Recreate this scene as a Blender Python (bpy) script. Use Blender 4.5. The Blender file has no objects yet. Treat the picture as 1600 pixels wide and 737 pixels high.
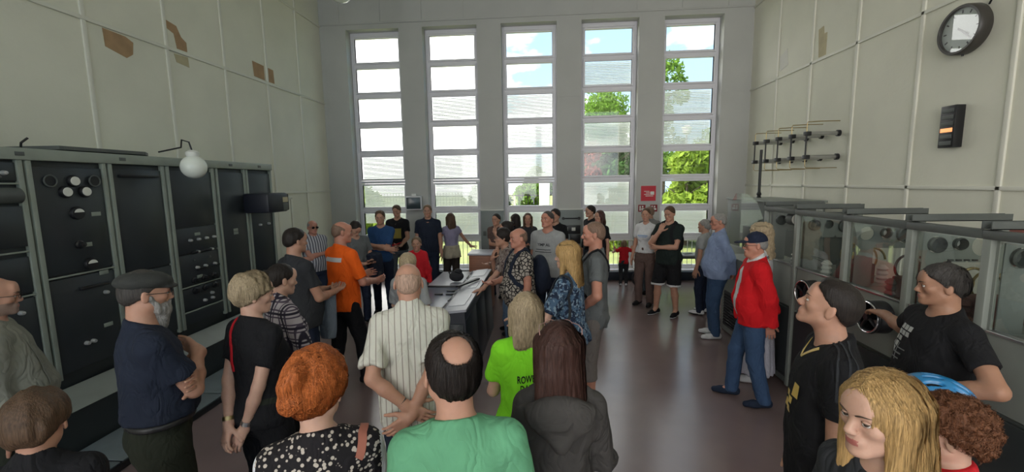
import bpy, bmesh, math, random
import numpy as np
from mathutils import Vector, Matrix, Euler
random.seed(7)
np.random.seed(7)
PI = math.pi
scene = bpy.context.scene
col = scene.collection

# ------------------------------------------------------------------ camera
F_PX, YAW, PIT, ROL, CAM_H = 669.0, -.0792, .1237, -.0152, 2.15
def camera_axes():
    cy, sy, cp, sp, cr, sr = math.cos(YAW), math.sin(YAW), math.cos(PIT), math.sin(PIT), math.cos(ROL), math.sin(ROL)
    F = Vector((sy*cp, cy*cp, -sp)); R0 = Vector((cy, -sy, 0)); U0 = Vector((sy*sp, cy*sp, cp))
    return F, R0*cr + U0*sr, U0*cr - R0*sr
CF, CR, CU = camera_axes()
cam_data = bpy.data.cameras.new('camera'); cam = bpy.data.objects.new('camera', cam_data); col.objects.link(cam)
M = Matrix((CR, CU, -CF)).transposed().to_4x4(); M.translation = Vector((0, 0, CAM_H)); cam.matrix_world = M
cam_data.sensor_width = 36; cam_data.lens = 36*F_PX/1600; cam_data.clip_start = .05; cam_data.clip_end = 500
scene.camera = cam

# ------------------------------------------------------------------ look, world, sun
scene.view_settings.view_transform = 'Standard'; scene.view_settings.look = 'None'
scene.view_settings.gamma = 1; scene.view_settings.use_curve_mapping = False
scene.view_settings.exposure = 1.02
scene.cycles.max_bounces = 8; scene.cycles.diffuse_bounces = 4; scene.cycles.glossy_bounces = 4
scene.cycles.transparent_max_bounces = 16; scene.cycles.transmission_bounces = 4
scene.cycles.sample_clamp_indirect = 6; scene.cycles.caustics_reflective = False; scene.cycles.caustics_refractive = False
SKY = 2.5
wd = bpy.data.worlds.new('sky'); scene.world = wd; wd.use_nodes = True
nt = wd.node_tree; nt.nodes.clear()
def N(t, **k):
    n = nt.nodes.new(t)
    for a, b in k.items(): setattr(n, a, b)
    return n
tc = N('ShaderNodeTexCoord'); sep = N('ShaderNodeSeparateXYZ'); nt.links.new(tc.outputs['Generated'], sep.inputs[0])
ramp = N('ShaderNodeValToRGB'); nt.links.new(sep.outputs['Z'], ramp.inputs[0])
cr = ramp.color_ramp; cr.elements[0].position = .0; cr.elements[0].color = (.20, .27, .32, 1); cr.elements[1].position = .6; cr.elements[1].color = (.11, .19, .29, 1)
mp = N('ShaderNodeMapping'); nt.links.new(tc.outputs['Generated'], mp.inputs[0]); mp.inputs['Scale'].default_value = (1, 1, 2.2); mp.inputs['Location'].default_value = (.35, .1, .0)
nz = N('ShaderNodeTexNoise'); nt.links.new(mp.outputs[0], nz.inputs['Vector']); nz.inputs['Scale'].default_value = 2.6; nz.inputs['Detail'].default_value = 7; nz.inputs['Roughness'].default_value = .55
cr2 = N('ShaderNodeValToRGB'); bi = N('ShaderNodeMath', operation='MULTIPLY_ADD'); nt.links.new(sep.outputs['X'], bi.inputs[0]); bi.inputs[1].default_value = -.55; nt.links.new(nz.outputs['Fac'], bi.inputs[2]); nt.links.new(bi.outputs[0], cr2.inputs[0]); cr2.color_ramp.elements[0].position = .42; cr2.color_ramp.elements[1].position = .56
mx = N('ShaderNodeMix', data_type='RGBA'); nt.links.new(cr2.outputs[0], mx.inputs[0]); nt.links.new(ramp.outputs[0], mx.inputs[6]); mx.inputs[7].default_value = (1, .985, .95, 1)
bg = N('ShaderNodeBackground'); nt.links.new(mx.outputs[2], bg.inputs[0]); bg.inputs[1].default_value = SKY
wo = N('ShaderNodeOutputWorld'); nt.links.new(bg.outputs[0], wo.inputs[0])
sun_d = bpy.data.lights.new('sun', 'SUN'); sun_d.energy = 3.6; sun_d.angle = .01; sun_d.color = (1, .95, .86)
sun = bpy.data.objects.new('sun', sun_d); col.objects.link(sun); sun.rotation_euler = (math.radians(14), math.radians(-38), 0)

# room numbers
XL, XR, YB, YF, ZC = -4.86, 4.19, 9.39, -4.2, 6.3
WX = [-4.28 + 1.68*i for i in range(5)]; WW = 1.17; WZ0, WZ1 = .20, 5.46
def portal(name, x0, x1, z0, z1, y, facing):
    d = bpy.data.lights.new(name, 'AREA'); d.shape = 'RECTANGLE'; d.size = x1-x0; d.size_y = z1-z0; d.energy = 1
    o = bpy.data.objects.new(name, d); col.objects.link(o); o.location = ((x0+x1)/2, y, (z0+z1)/2)
    o.rotation_euler = (math.radians(90) * facing, 0, 0); d.cycles.is_portal = True
for i, x in enumerate(WX): portal('daylight_portal', x, x+WW, WZ0, WZ1, YB+.5, -1)
REAR = [(-4.6, -2.7), (-2.4, -.5), (-.2, 1.7), (2.0, 3.9)]  # unseen rear openings, added and widened to let in more daylight
for a, b in REAR: portal('daylight_portal', a, b, .7, 5.8, YF-.3, 1)

# ------------------------------------------------------------------ materials
def socket(b, *names):
    for n in names:
        if n in b.inputs: return b.inputs[n]
MATS = {}
def mat(name, c, rough=.6, metal=0, spec=.5, bump=0, bscale=80, var=0, vscale=6, emis=None, trans=0, coat=0, sss=0, stretch=None):
    if name in MATS: return MATS[name]
    m = bpy.data.materials.new(name); m.use_nodes = True; t = m.node_tree; b = t.nodes['Principled BSDF']
    b.inputs['Base Color'].default_value = (*c, 1); b.inputs['Roughness'].default_value = rough; b.inputs['Metallic'].default_value = metal
    b.inputs['Specular IOR Level'].default_value = spec
    if coat: b.inputs['Coat Weight'].default_value = coat; b.inputs['Coat Roughness'].default_value = .16
    if sss: b.inputs['Subsurface Weight'].default_value = sss; b.inputs['Subsurface Radius'].default_value = (.02, .008, .004); b.inputs['Subsurface Scale'].default_value = .5
    if emis: b.inputs['Emission Color'].default_value = (*emis[0], 1); b.inputs['Emission Strength'].default_value = emis[1]
    if trans: b.inputs['Transmission Weight'].default_value = trans
    if bump or var:
        tcn = t.nodes.new('ShaderNodeTexCoord'); src = tcn.outputs['Object']
        if stretch:
            mpn = t.nodes.new('ShaderNodeMapping'); t.links.new(src, mpn.inputs[0]); mpn.inputs['Scale'].default_value = stretch; src = mpn.outputs[0]
    if var:
        n = t.nodes.new('ShaderNodeTexNoise'); n.inputs['Scale'].default_value = vscale; n.inputs['Detail'].default_value = 5; t.links.new(src, n.inputs['Vector'])
        r = t.nodes.new('ShaderNodeValToRGB'); t.links.new(n.outputs['Fac'], r.inputs[0])
        r.color_ramp.elements[0].position = .3; r.color_ramp.elements[1].position = .7
        r.color_ramp.elements[0].color = (*[max(0, v*(1-var)) for v in c], 1); r.color_ramp.elements[1].color = (*[min(1, v*(1+var)) for v in c], 1)
        t.links.new(r.outputs[0], b.inputs['Base Color'])
    if bump:
        n = t.nodes.new('ShaderNodeTexNoise'); n.inputs['Scale'].default_value = bscale; n.inputs['Detail'].default_value = 3; t.links.new(src, n.inputs['Vector'])
        bn = t.nodes.new('ShaderNodeBump'); bn.inputs['Strength'].default_value = bump; bn.inputs['Distance'].default_value = .01
        t.links.new(n.outputs['Fac'], bn.inputs['Height']); t.links.new(bn.outputs[0], b.inputs['Normal'])
    MATS[name] = m; return m
def glass_mat(name, tint=(1, 1, 1), gloss=.08, dirt=0):
    m = bpy.data.materials.new(name); m.use_nodes = True; t = m.node_tree; t.nodes.clear()
    tr = t.nodes.new('ShaderNodeBsdfTransparent'); tr.inputs[0].default_value = (*tint, 1)
    gl = t.nodes.new('ShaderNodeBsdfGlossy'); gl.inputs['Roughness'].default_value = .015
    fr0 = t.nodes.new('ShaderNodeLayerWeight'); fr0.inputs[0].default_value = .5; fr = t.nodes.new('ShaderNodeMath'); fr.operation = 'POWER'; fr.inputs[1].default_value = 4.0; t.links.new(fr0.outputs['Facing'], fr.inputs[0])
    ma = t.nodes.new('ShaderNodeMath'); ma.operation = 'MULTIPLY_ADD'; ma.inputs[1].default_value = .9; ma.inputs[2].default_value = gloss; ma.use_clamp = True
    t.links.new(fr.outputs[0], ma.inputs[0])
    mxs = t.nodes.new('ShaderNodeMixShader'); t.links.new(ma.outputs[0], mxs.inputs[0]); t.links.new(tr.outputs[0], mxs.inputs[1]); t.links.new(gl.outputs[0], mxs.inputs[2])
    out = t.nodes.new('ShaderNodeOutputMaterial')
    last = mxs
    if dirt:
        df = t.nodes.new('ShaderNodeBsdfDiffuse'); df.inputs[0].default_value = (.5, .55, .5, 1)
        m2 = t.nodes.new('ShaderNodeMixShader'); m2.inputs[0].default_value = dirt; t.links.new(mxs.outputs[0], m2.inputs[1]); t.links.new(df.outputs[0], m2.inputs[2]); last = m2
    t.links.new(last.outputs[0], out.inputs[0]); MATS[name] = m; return m
def translucent_mat(name, c, f=.5):
    m = bpy.data.materials.new(name); m.use_nodes = True; t = m.node_tree; t.nodes.clear()
    a = t.nodes.new('ShaderNodeBsdfDiffuse'); a.inputs[0].default_value = (*c, 1)
    b = t.nodes.new('ShaderNodeBsdfTranslucent'); b.inputs[0].default_value = (*c, 1)
    x = t.nodes.new('ShaderNodeMixShader'); x.inputs[0].default_value = f; o = t.nodes.new('ShaderNodeOutputMaterial')
    t.links.new(a.outputs[0], x.inputs[1]); t.links.new(b.outputs[0], x.inputs[2]); t.links.new(x.outputs[0], o.inputs[0]); MATS[name] = m; return m
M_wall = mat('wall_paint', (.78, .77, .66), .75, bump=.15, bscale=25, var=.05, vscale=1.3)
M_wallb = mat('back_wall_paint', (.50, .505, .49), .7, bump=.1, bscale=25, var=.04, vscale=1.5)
M_trimw = mat('moulding_paint', (.78, .77, .68), .55)
M_ceil = mat('ceiling_paint', (.75, .75, .72), .8)
M_floor = mat('linoleum', (.215, .155, .15), .22, spec=.75, coat=.12, var=.07, vscale=2.2, bump=.02, bscale=6)
M_base = mat('dark_skirting', (.02, .028, .045), .5)
M_pvc = mat('window_pvc', (.80, .79, .84), .4)
M_pane = glass_mat('window_glass', (.97, .98, .98), .05)
M_blind = translucent_mat('blind_slat', (.90, .91, .90), .50)
M_grey = mat('machine_grey', (.24, .26, .235), .45, var=.08, vscale=5)
M_greyd = mat('machine_dark_grey', (.09, .10, .095), .5, var=.1, vscale=5)
M_green = mat('rack_green_grey', (.29, .325, .28), .5, var=.08, vscale=6)
M_black = mat('rack_black', (.031, .036, .037), .38, spec=.4, var=.15, vscale=4)
M_panel = mat('panel_blueblack', (.033, .039, .044), .34, spec=.45, var=.12, vscale=3)
M_blk = mat('black_plastic', (.012, .012, .014), .4)
M_steel = mat('brushed_steel', (.5, .5, .5), .32, 1)
M_chrome = mat('chrome', (.75, .75, .75), .15, 1)
M_brass = mat('brass_pipe', (.42, .33, .17), .4, 1)
M_white = mat('white_enamel', (.75, .76, .72), .4)
M_dial = mat('dial_white', (.78, .78, .72), .35)
M_wood = mat('lectern_wood', (.26, .10, .05), .5, var=.2, vscale=5, stretch=(1, 1, 8))
M_red = mat('sign_red', (.55, .02, .04), .5)
M_patch = mat('bare_board', (.42, .27, .15), .8, var=.12, vscale=7)
M_patch2 = mat('bare_board_pale', (.52, .46, .30), .8, var=.1, vscale=7)
M_oxide = mat('oxide_red', (.12, .035, .028), .6)
M_globe = mat('opal_glass', (.80, .84, .78), .18, spec=.6)
M_mglass = glass_mat('machine_glass', (.93, .96, .945), .09, .02)

# ------------------------------------------------------------------ mesh helpers
class MB:
    def __init__(s): s.v = []; s.f = []; s.m = []; s.sm = []
    def add(s, vs, fs, mi=0, smooth=False):
        n = len(s.v); s.v += [tuple(v) for v in vs]
        for f in fs: s.f.append(tuple(i+n for i in f)); s.m.append(mi); s.sm.append(smooth)
        return s
    def box(s, x0, x1, y0, y1, z0, z1, mi=0, bev=0, mtx=None):
        if bev <= 0:
            vs = [(x, y, z) for x in (x0, x1) for y in (y0, y1) for z in (z0, z1)]
            fs = [(0, 1, 3, 2), (4, 6, 7, 5), (0, 4, 5, 1), (2, 3, 7, 6), (0, 2, 6, 4), (1, 5, 7, 3)]
            if mtx: vs = [mtx @ Vector(v) for v in vs]
            return s.add(vs, fs, mi)
        bm = bmesh.new(); bmesh.ops.create_cube(bm, size=1)
        for v in bm.verts: v.co = Vector(((x0+x1)/2 + v.co.x*(x1-x0), (y0+y1)/2 + v.co.y*(y1-y0), (z0+z1)/2 + v.co.z*(z1-z0)))
        bmesh.ops.bevel(bm, geom=bm.edges[:], offset=min(bev, .45*min(x1-x0, y1-y0, z1-z0)), segments=2, affect='EDGES', profile=.5)
        vs = [mtx @ v.co if mtx else v.co.copy() for v in bm.verts]; fs = [[v.index for v in f.verts] for f in bm.faces]; bm.free()
        return s.add(vs, fs, mi)
    def cyl(s, a, b, r, r2=None, n=20, mi=0, cap=True):
        a, b = Vector(a), Vector(b); r2 = r if r2 is None else r2; d = (b-a).normalized(); u = d.orthogonal().normalized(); w = d.cross(u)
        vs = []
        for p, q in ((a, r), (b, r2)):
            for i in range(n): t = 2*PI*i/n; vs.append(p + (u*math.cos(t)+w*math.sin(t))*q)
        s.add(vs, [(i, (i+1) % n, n+(i+1) % n, n+i) for i in range(n)], mi, True)
        if cap: s.add(vs[:n], [tuple(range(n))[::-1]], mi); s.add(vs[n:], [tuple(range(n))], mi)
        return s
    def tube(s, pts, r, n=8, mi=0):
        pts = [Vector(p) for p in pts]; vs = []; u = None
        for i, p in enumerate(pts):
            d = (pts[min(i+1, len(pts)-1)]-pts[max(i-1, 0)]).normalized()
            u = d.orthogonal().normalized() if u is None else (u - d*u.dot(d)).normalized(); w = d.cross(u)
            rr = r[i] if isinstance(r, (list, tuple)) else r
            vs += [p + (u*math.cos(2*PI*k/n)+w*math.sin(2*PI*k/n))*rr for k in range(n)]
        fs = [(i*n+k, i*n+(k+1) % n, (i+1)*n+(k+1) % n, (i+1)*n+k) for i in range(len(pts)-1) for k in range(n)]
        fs += [tuple(range(n))[::-1], tuple(range((len(pts)-1)*n, len(pts)*n))]
        return s.add(vs, fs, mi, True)
    def lathe(s, prof, o, ax=(0, 0, 1), n=32, mi=0):
        o = Vector(o); d = Vector(ax).normalized(); u = d.orthogonal().normalized(); w = d.cross(u)
        vs = [o + d*h + (u*math.cos(2*PI*k/n)+w*math.sin(2*PI*k/n))*r for r, h in prof for k in range(n)]
        fs = [(i*n+k, i*n+(k+1) % n, (i+1)*n+(k+1) % n, (i+1)*n+k) for i in range(len(prof)-1) for k in range(n)]
        return s.add(vs, fs, mi, True)
    def sphere(s, c, r, mi=0, n=20, sc=(1, 1, 1)):
        prof = [(max(1e-4, math.sin(PI*i/n))*r, -math.cos(PI*i/n)*r) for i in range(n+1)]
        q = MB().lathe(prof, (0, 0, 0), n=n*2)
        c = Vector(c)
        return s.add([(c.x+v[0]*sc[0], c.y+v[1]*sc[1], c.z+v[2]*sc[2]) for v in q.v], q.f, mi, True)
    def torus(s, c, ax, R, r, n=32, k=10, mi=0):
        c = Vector(c); d = Vector(ax).normalized(); u = d.orthogonal().normalized(); w = d.cross(u); vs = []
        for i in range(n):
            e = u*math.cos(2*PI*i/n)+w*math.sin(2*PI*i/n)
            for j in range(k): vs.append(c + e*(R+r*math.cos(2*PI*j/k)) + d*r*math.sin(2*PI*j/k))
        return s.add(vs, [(i*k+j, ((i+1) % n)*k+j, ((i+1) % n)*k+(j+1) % k, i*k+(j+1) % k) for i in range(n) for j in range(k)], mi, True)
    def poly(s, pts, depth, mi=0):  # extrude a planar polygon by a vector
        n = len(pts); a = [Vector(p) for p in pts]; b = [p+Vector(depth) for p in a]
        return s.add(a+b, [tuple(range(n))[::-1], tuple(range(n, 2*n))] + [(i, (i+1) % n, n+(i+1) % n, n+i) for i in range(n)], mi)
    def build(s, name, mats, parent=None, loc=None, rot=None):
        me = bpy.data.meshes.new(name); me.from_pydata(s.v, [], s.f); me.update()
        for m in (mats if isinstance(mats, (list, tuple)) else [mats]): me.materials.append(m)
        me.polygons.foreach_set('material_index', s.m); me.polygons.foreach_set('use_smooth', s.sm)
        bm = bmesh.new(); bm.from_mesh(me); bmesh.ops.remove_doubles(bm, verts=bm.verts, dist=1e-6) if len(s.v) < 20000 else None
        bmesh.ops.recalc_face_normals(bm, faces=bm.faces); bm.to_mesh(me); bm.free()
        try: me.set_sharp_from_angle(angle=math.radians(40))
        except Exception: pass
        o = bpy.data.objects.new(name, me); col.objects.link(o)
        if parent: o.parent = parent
        if loc: o.location = loc
        if rot: o.rotation_euler = rot
        return o
def tag(o, label=None, cat=None, group=None, kind=None):
    if label: o['label'] = label
    if cat: o['category'] = cat
    if group: o['group'] = group
    if kind: o['kind'] = kind
    return o
def empty(name, loc=(0, 0, 0), rz=0, **k):
    o = bpy.data.objects.new(name, None); col.objects.link(o); o.location = loc; o.rotation_euler = (0, 0, rz); o.empty_display_size = .1
    return tag(o, **k)
def struct(mb, name, m, parent=None, label=None):
    o = mb.build(name, m, parent)
    if not parent: o['kind'] = 'structure'
    if label: o['label'] = label
    return o
def copy_tree(o, parent=None):
    c = o.copy(); col.objects.link(c)
    if parent: c.parent = parent
    for ch in [x for x in bpy.data.objects if x.parent == o and x != c]: copy_tree(ch, c)
    return c
def text_mesh(body, size, mtx, mt, name, parent, thick=.002, bold=0):
    cu = bpy.data.curves.new('t', 'FONT'); cu.body = body; cu.size = size; cu.align_x = 'CENTER'; cu.extrude = thick/2; cu.offset = bold
    t = bpy.data.objects.new('t', cu); col.objects.link(t); dg = bpy.context.evaluated_depsgraph_get(); dg.update()
    me = bpy.data.meshes.new_from_object(t.evaluated_get(dg)); bpy.data.objects.remove(t)
    me.transform(mtx); me.materials.clear(); me.materials.append(mt)
    o = bpy.data.objects.new(name, me); col.objects.link(o)
    if parent: o.parent = parent
    return o

# ------------------------------------------------------------------ room shell
T = .3
struct(MB().box(XL-T, XR+T, YF-T, YB+.4, -.2, 0), 'floor', M_floor, label='mauve linoleum floor')
struct(MB().box(XL-T, XR+T, YF-T, YB+.4, ZC, ZC+.2), 'ceiling', M_ceil, label='white ceiling')
struct(MB().box(XL-T, XL, YF, YB+.4, 0, ZC), 'wall_left', M_wall, label='panelled off-white left wall')
struct(MB().box(XR, XR+T, YF, YB+.4, 0, ZC), 'wall_right', M_wall, label='panelled off-white right wall')
w = MB(); ed = [XL] + [e for x in WX for e in (x, x+WW)] + [XR]
for i in range(0, len(ed), 2): w.box(ed[i], ed[i+1], YB, YB+.4, 0, ZC)
for x in WX: w.box(x, x+WW, YB, YB+.4, 0, WZ0); w.box(x, x+WW, YB, YB+.4, WZ1, ZC)
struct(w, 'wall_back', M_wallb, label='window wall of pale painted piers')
w = MB(); ed = [XL] + [e for a in REAR for e in a] + [XR]
for i in range(0, len(ed), 2): w.box(ed[i], ed[i+1], YF-T, YF, 0, ZC)
for a, b in REAR: w.box(a, b, YF-T, YF, 0, .7); w.box(a, b, YF-T, YF, 5.8, ZC)
struct(w, 'wall_front', M_wall, label='unseen wall behind the camera with tall openings added for light')
# mouldings: battens and rails on each wall
def batten_wall(name, x, sgn, ys):
    m = MB()
    a, b = (x, x+.022*sgn) if sgn > 0 else (x+.022*sgn, x)
    for y in ys: m.box(a, b, y-.022, y+.022, 0, ZC, bev=.004)
    for z in (2.03, 3.94, 5.55): m.box(a, b + (.004 if sgn > 0 else 0), YF, YB, z-.02, z+.02, bev=.004)
    struct(m, name, M_trimw)
batten_wall('trim_1', XL, 1, [YB-.04-.9-1.014*i for i in range(13)])
batten_wall('trim_2', XR, -1, [YB-1.013*(i+1) for i in range(13)])
m = MB()
ed = [XL] + [e for x in WX for e in (x, x+WW)] + [XR]
for i in range(0, len(ed), 2):
    for z in (2.03, 3.94): m.box(ed[i]+.0, ed[i+1], YB-.008, YB, z-.006, z+.006)
m.box(XL, XR, YB-.02, YB, 5.56, 5.60, bev=.004)
for i in range(10): m.box(XL+.45+i*.9-.012, XL+.45+i*.9+.012, YB-.014, YB, 5.6, ZC)
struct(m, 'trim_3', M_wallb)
m = MB()
for x0, x1 in ((XL+.03, XR-.03),): m.box(x0, x1, YB-.07, YB, 0, .19, bev=.01)
struct(m, 'baseboard_back', M_base, label='dark blue skirting under the windows')
struct(MB().box(XL, XL+.02, 6.1, YB-.07, 0, .1), 'baseboard_left', M_base)
struct(MB().box(XR-.02, XR, YF, YB-.07, 0, .1), 'baseboard_right', M_base)

# ------------------------------------------------------------------ windows
BL = ['oooobbp', 'oobobbb', 'oobbbob', 'obobobb', 'oobboob']
YG = YB + .27
def window(i):
    x0 = WX[i]; x1 = x0+WW; e = empty(f'window_{i+1}', (x0+WW/2, YB, WZ0), kind='structure', label=f'tall window of stacked white framed panes'); inv = (-(x0+WW/2), -YB, -WZ0)
    def P(mb, name, m, label=None, parent=None):
        mb.v = [(v[0]+inv[0], v[1]+inv[1], v[2]+inv[2]) for v in mb.v]; o = mb.build(name, m, parent or e)
        if label: o['label'] = label
        return o
    gx0, gx1 = x0+.095, x1-.095
    fr = MB(); y0, y1 = YG-.045, YG+.035
    fr.box(x0, x0+.05, y0, y1, WZ0, WZ1, bev=.004); fr.box(x1-.05, x1, y0, y1, WZ0, WZ1, bev=.004)
    zs = [(5.33-.64*k, 4.84-.64*k) for k in range(7)] + [(.85, .30)]
    fr.box(x0+.05, x1-.05, y0, y1, 5.38, WZ1); fr.box(x0+.05, x1-.05, y0, y1, WZ0, .25)
    for k in range(7): fr.box(x0+.05, x1-.05, y0+.005, y1, zs[k+1][0]+.045, zs[k][1]-.045)
    P(fr, 'window_frame', M_pvc)
    for k, (zt, zb) in enumerate(zs):
        s = MB(); a, b = gx0, gx1; q0, q1 = YG-.06, YG+.01
        s.box(x0+.052, a, q0, q1, zb-.042, zt+.042, bev=.005); s.box(b, x1-.052, q0, q1, zb-.042, zt+.042, bev=.005)
        s.box(a, b, q0, q1, zt, zt+.042, bev=.005); s.box(a, b, q0, q1, zb-.042, zb, bev=.005)
        if k < 6:
            if i < 3 and k % 2 == 0 or i >= 3: s.box(a-.035, a-.02, q0-.02, q0, (zt+zb)/2-.04, (zt+zb)/2+.04, bev=.003)
        sash = P(s, 'sash', M_pvc)
        P(MB().box(a-.005, b+.005, YG-.012, YG-.008, zb-.005, zt+.005), 'pane', M_pane, parent=sash)
        c = BL[i][k] if k < 7 else 'o'
        if c in 'bp':
            bl = MB(); n = 15; hh = zt-zb
            for j in range(n):
                zc = zt-.015-(hh-.02)*j/(n-1)
                if c == 'p' and j > 6: break
                mt = Matrix.Translation((0, YG+.055, zc)) @ Matrix.Rotation(math.radians(48+random.uniform(-4, 4)), 4, 'X')
                bl.box(a-.01, b+.01, -.019, .019, -.0008, .0008, mtx=mt)
            P(bl, 'blind', M_blind)
    # railing with thin vertical bars in front of the bottom pane
    rl = MB(); yr = YB+.10
    rl.cyl((x0, yr, .86), (x1, yr, .86), .014, n=10); rl.cyl((x0, yr, .24), (x1, yr, .24), .010, n=8)
    for k in range(12): xx = x0+.05+(WW-.1)*k/11; rl.cyl((xx, yr, .24), (xx, yr, .86), .0065, n=6)
    P(rl, 'railing', M_white, 'white railing of thin vertical bars')
    sl = MB().box(x0, x1, YB+.005, YG-.05, WZ0, WZ0+.015, bev=.004); P(sl, 'sill', M_pvc)
for i in range(5): window(i)

# door on the left wall
e = empty('door_1', (XL, 7.35, 0), kind='structure', label='flush white door in left wall')
d = MB().box(.0, .03, -.52, -.47, 0, 1.93, bev=.004).box(.0, .03, .47, .52, 0, 1.93, bev=.004).box(0, .03, -.52, .52, 1.9, 1.95, bev=.004); d.build('door_frame', M_trimw, e)
MB().box(0, .018, -.46, .46, .01, 1.89, bev=.004).build('door_leaf', M_trimw, e)
MB().cyl((.018, .38, 1.0), (.07, .38, 1.0), .011).cyl((.06, .39, 1.0), (.06, .27, 1.0), .009).build('door_handle', M_steel, e)

# bare board patches where paper was torn from the walls
def patch(x, sg, pts, mt, label):
    mb = MB().poly([(x, y, z) for y, z in pts], (.006*sg, 0, 0)); o = mb.build('bare_patch', mt); tag(o, label, 'wall patch', kind='structure'); return o
patch(XL, 1, [(4.6, 3.93-.02), (4.86, 3.90), (4.95, 3.86), (4.93, 3.72), (4.85, 3.66), (4.61, 3.72)], M_patch, 'brown bare patch under the upper rail, left wall')
patch(XL, 1, [(5.42, 4.30), (5.60, 4.27), (5.66, 4.15), (5.74, 4.10), (5.74, 3.98), (5.58, 3.98), (5.55, 4.16), (5.44, 4.2)], M_patch, 'stepped brown bare patch above the rail')
patch(XL, 1, [(5.52, 3.90), (5.74, 3.91), (5.75, 3.78), (5.55, 3.80)], M_patch2, 'pale yellow torn patch under the rail')
patch(XL, 1, [(7.08, 4.23), (7.37, 4.22), (7.37, 3.98), (7.10, 3.99)], M_patch, 'brown square patch left of a batten')
patch(XL, 1, [(7.44, 4.22), (7.63, 4.21), (7.64, 3.98), (7.44, 3.98)], M_patch, 'narrow brown patch right of a batten')
patch(XR, -1, [(7.24, 4.40), (7.12, 4.42), (7.10, 4.30), (7.03, 4.30), (7.03, 3.98), (7.20, 3.98), (7.22, 4.2)], M_patch2, 'tan torn patch on right wall above rail')
patch(XR, -1, [(8.32, 4.3), (8.1, 4.38), (8.05, 4.1), (8.3, 4.05)], mat('pale_patch', (.70, .69, .63), .7), 'faint pale patch on right wall')

# ------------------------------------------------------------------ outside
M_lawn = mat('lawn', (.20, .23, .07), .9, var=.3, vscale=.8)
M_leaf = [translucent_mat('leaf_mid', (.13, .24, .035), .35), translucent_mat('leaf_yellow', (.24, .34, .05), .35), translucent_mat('leaf_dark', (.05, .12, .03), .3), translucent_mat('leaf_red', (.20, .045, .03), .3)]
M_bark = mat('bark', (.10, .075, .05), .9)
g = MB().box(-60, 60, YB+.4, 90, -.35, -.25); g.build('lawn_ground', M_lawn)['kind'] = 'structure'
def tree(name, label, x, y, h, rad, mt, n=6000, z0=None, size=.16, group=None, squash=1.0):
    e = empty(name, (x, y, -.25), label=label, cat='tree' if name != 'leafy_shrub' else 'shrub', group=group)
    z0 = h*.25 if z0 is None else z0
    rng = np.random.default_rng(int(abs(x*13+y*7)*10))
    tr = MB().tube([(0, 0, 0), (.05, 0, h*.3), (-.05, .05, h*.55), (0, 0, h*.8)], [.03*h, .022*h, .014*h, .006*h], 8)
    for k in range(7):
        a = k*2.4; zz = z0 + (h-z0)*(.1+.09*k)
        tr.tube([(0, 0, zz), (math.cos(a)*rad*.4, math.sin(a)*rad*.4, zz+rad*.3), (math.cos(a)*rad*.7, math.sin(a)*rad*.7, zz+rad*.5)], [.009*h, .005*h, .002*h], 6)
    tr.build('trunk', M_bark, e)
    ncl = 26; cl = []
    for k in range(ncl):
        t = rng.uniform(0, 1); zc = z0 + (h-z0)*t; rr = rad*math.sqrt(max(.08, 1-(2*t-.8)**2))*rng.uniform(.3, .85); a = rng.uniform(0, 2*PI)
        cl.append((math.cos(a)*rr, math.sin(a)*rr, zc, rad*rng.uniform(.25, .42)))
    ci = rng.integers(0, ncl, n); c = np.array(cl)[ci]; d = rng.normal(size=(n, 3)); d /= np.linalg.norm(d, axis=1)[:, None]
    p = c[:, :3] + d*c[:, 3:4]*rng.uniform(.55, 1.05, (n, 1)); p[:, 2] = np.maximum(p[:, 2], z0*.6+.05)
    u = rng.normal(size=(n, 3)); u /= np.linalg.norm(u, axis=1)[:, None]; v = np.cross(u, rng.normal(size=(n, 3))); v /= np.linalg.norm(v, axis=1)[:, None]
    s = size*rng.uniform(.6, 1.3, (n, 1)); vs = np.stack([p-u*s, p+v*s*.45, p+u*s, p-v*s*.45], 1).reshape(-1, 3)
    me = bpy.data.meshes.new('foliage'); me.from_pydata(vs.tolist(), [], [(4*i, 4*i+1, 4*i+2, 4*i+3) for i in range(n)]); me.materials.append(mt)
    o = bpy.data.objects.new('foliage', me); col.objects.link(o); o.parent = e
    return e
tree('broadleaf_tree', 'tall loose tree seen in the upper panes of the rightmost window', 7.0, 27, 10.6, 1.7, M_leaf[0], 3600)
tree('broadleaf_tree', 'broad tree in the third pane of the fourth window', 4.6, 34, 8.2, 3.6, M_leaf[0], 14000)
tree('broadleaf_tree', 'dark green tree in the fifth pane of the fourth window', 3.5, 24, 4.9, 2.0, M_leaf[2], 13000, z0=.8)
tree('broadleaf_tree', 'mid green tree at the right edge behind the rightmost window', 10.2, 25, 5.4, 2.2, M_leaf[0], 9000, z0=.9)
tree('leafy_shrub', 'yellow green bush behind the lower panes of the rightmost window', 5.2, 16.2, 3.2, 1.4, M_leaf[1], 8000, z0=.2)
tree('leafy_shrub', 'bright bush low down behind the rightmost window', 8.0, 16.2, 2.9, 1.2, M_leaf[1], 7000, z0=.2)
tree('leafy_shrub', 'red leaved shrub in the fourth window', 1.8, 17, 3.8, .5, M_leaf[3], 1800, z0=.6)
tree('leafy_shrub', 'green bush behind the fence in the middle window', -.4, 24, 2.9, 1.3, M_leaf[0], 7000, z0=.2)
tree('leafy_shrub', 'pale bush at the left of the middle window', -3.4, 26, 2.7, 1.3, M_leaf[2], 6000, z0=.2)
tree('leafy_shrub', 'sunlit bush behind the lowest panes of the leftmost window', -7.6, 17, 2.2, 1.2, M_leaf[1], 7000, z0=.1)
tree('leafy_shrub', 'yellow green bush behind the man in blue sweater', -5.2, 17.5, 2.1, 1.0, M_leaf[1], 5000, z0=.1)
tree('leafy_shrub', 'low bush left of the toddler behind the fourth window', 2.9, 15.5, 1.3, 1.0, M_leaf[1], 4000, z0=.1)
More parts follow.
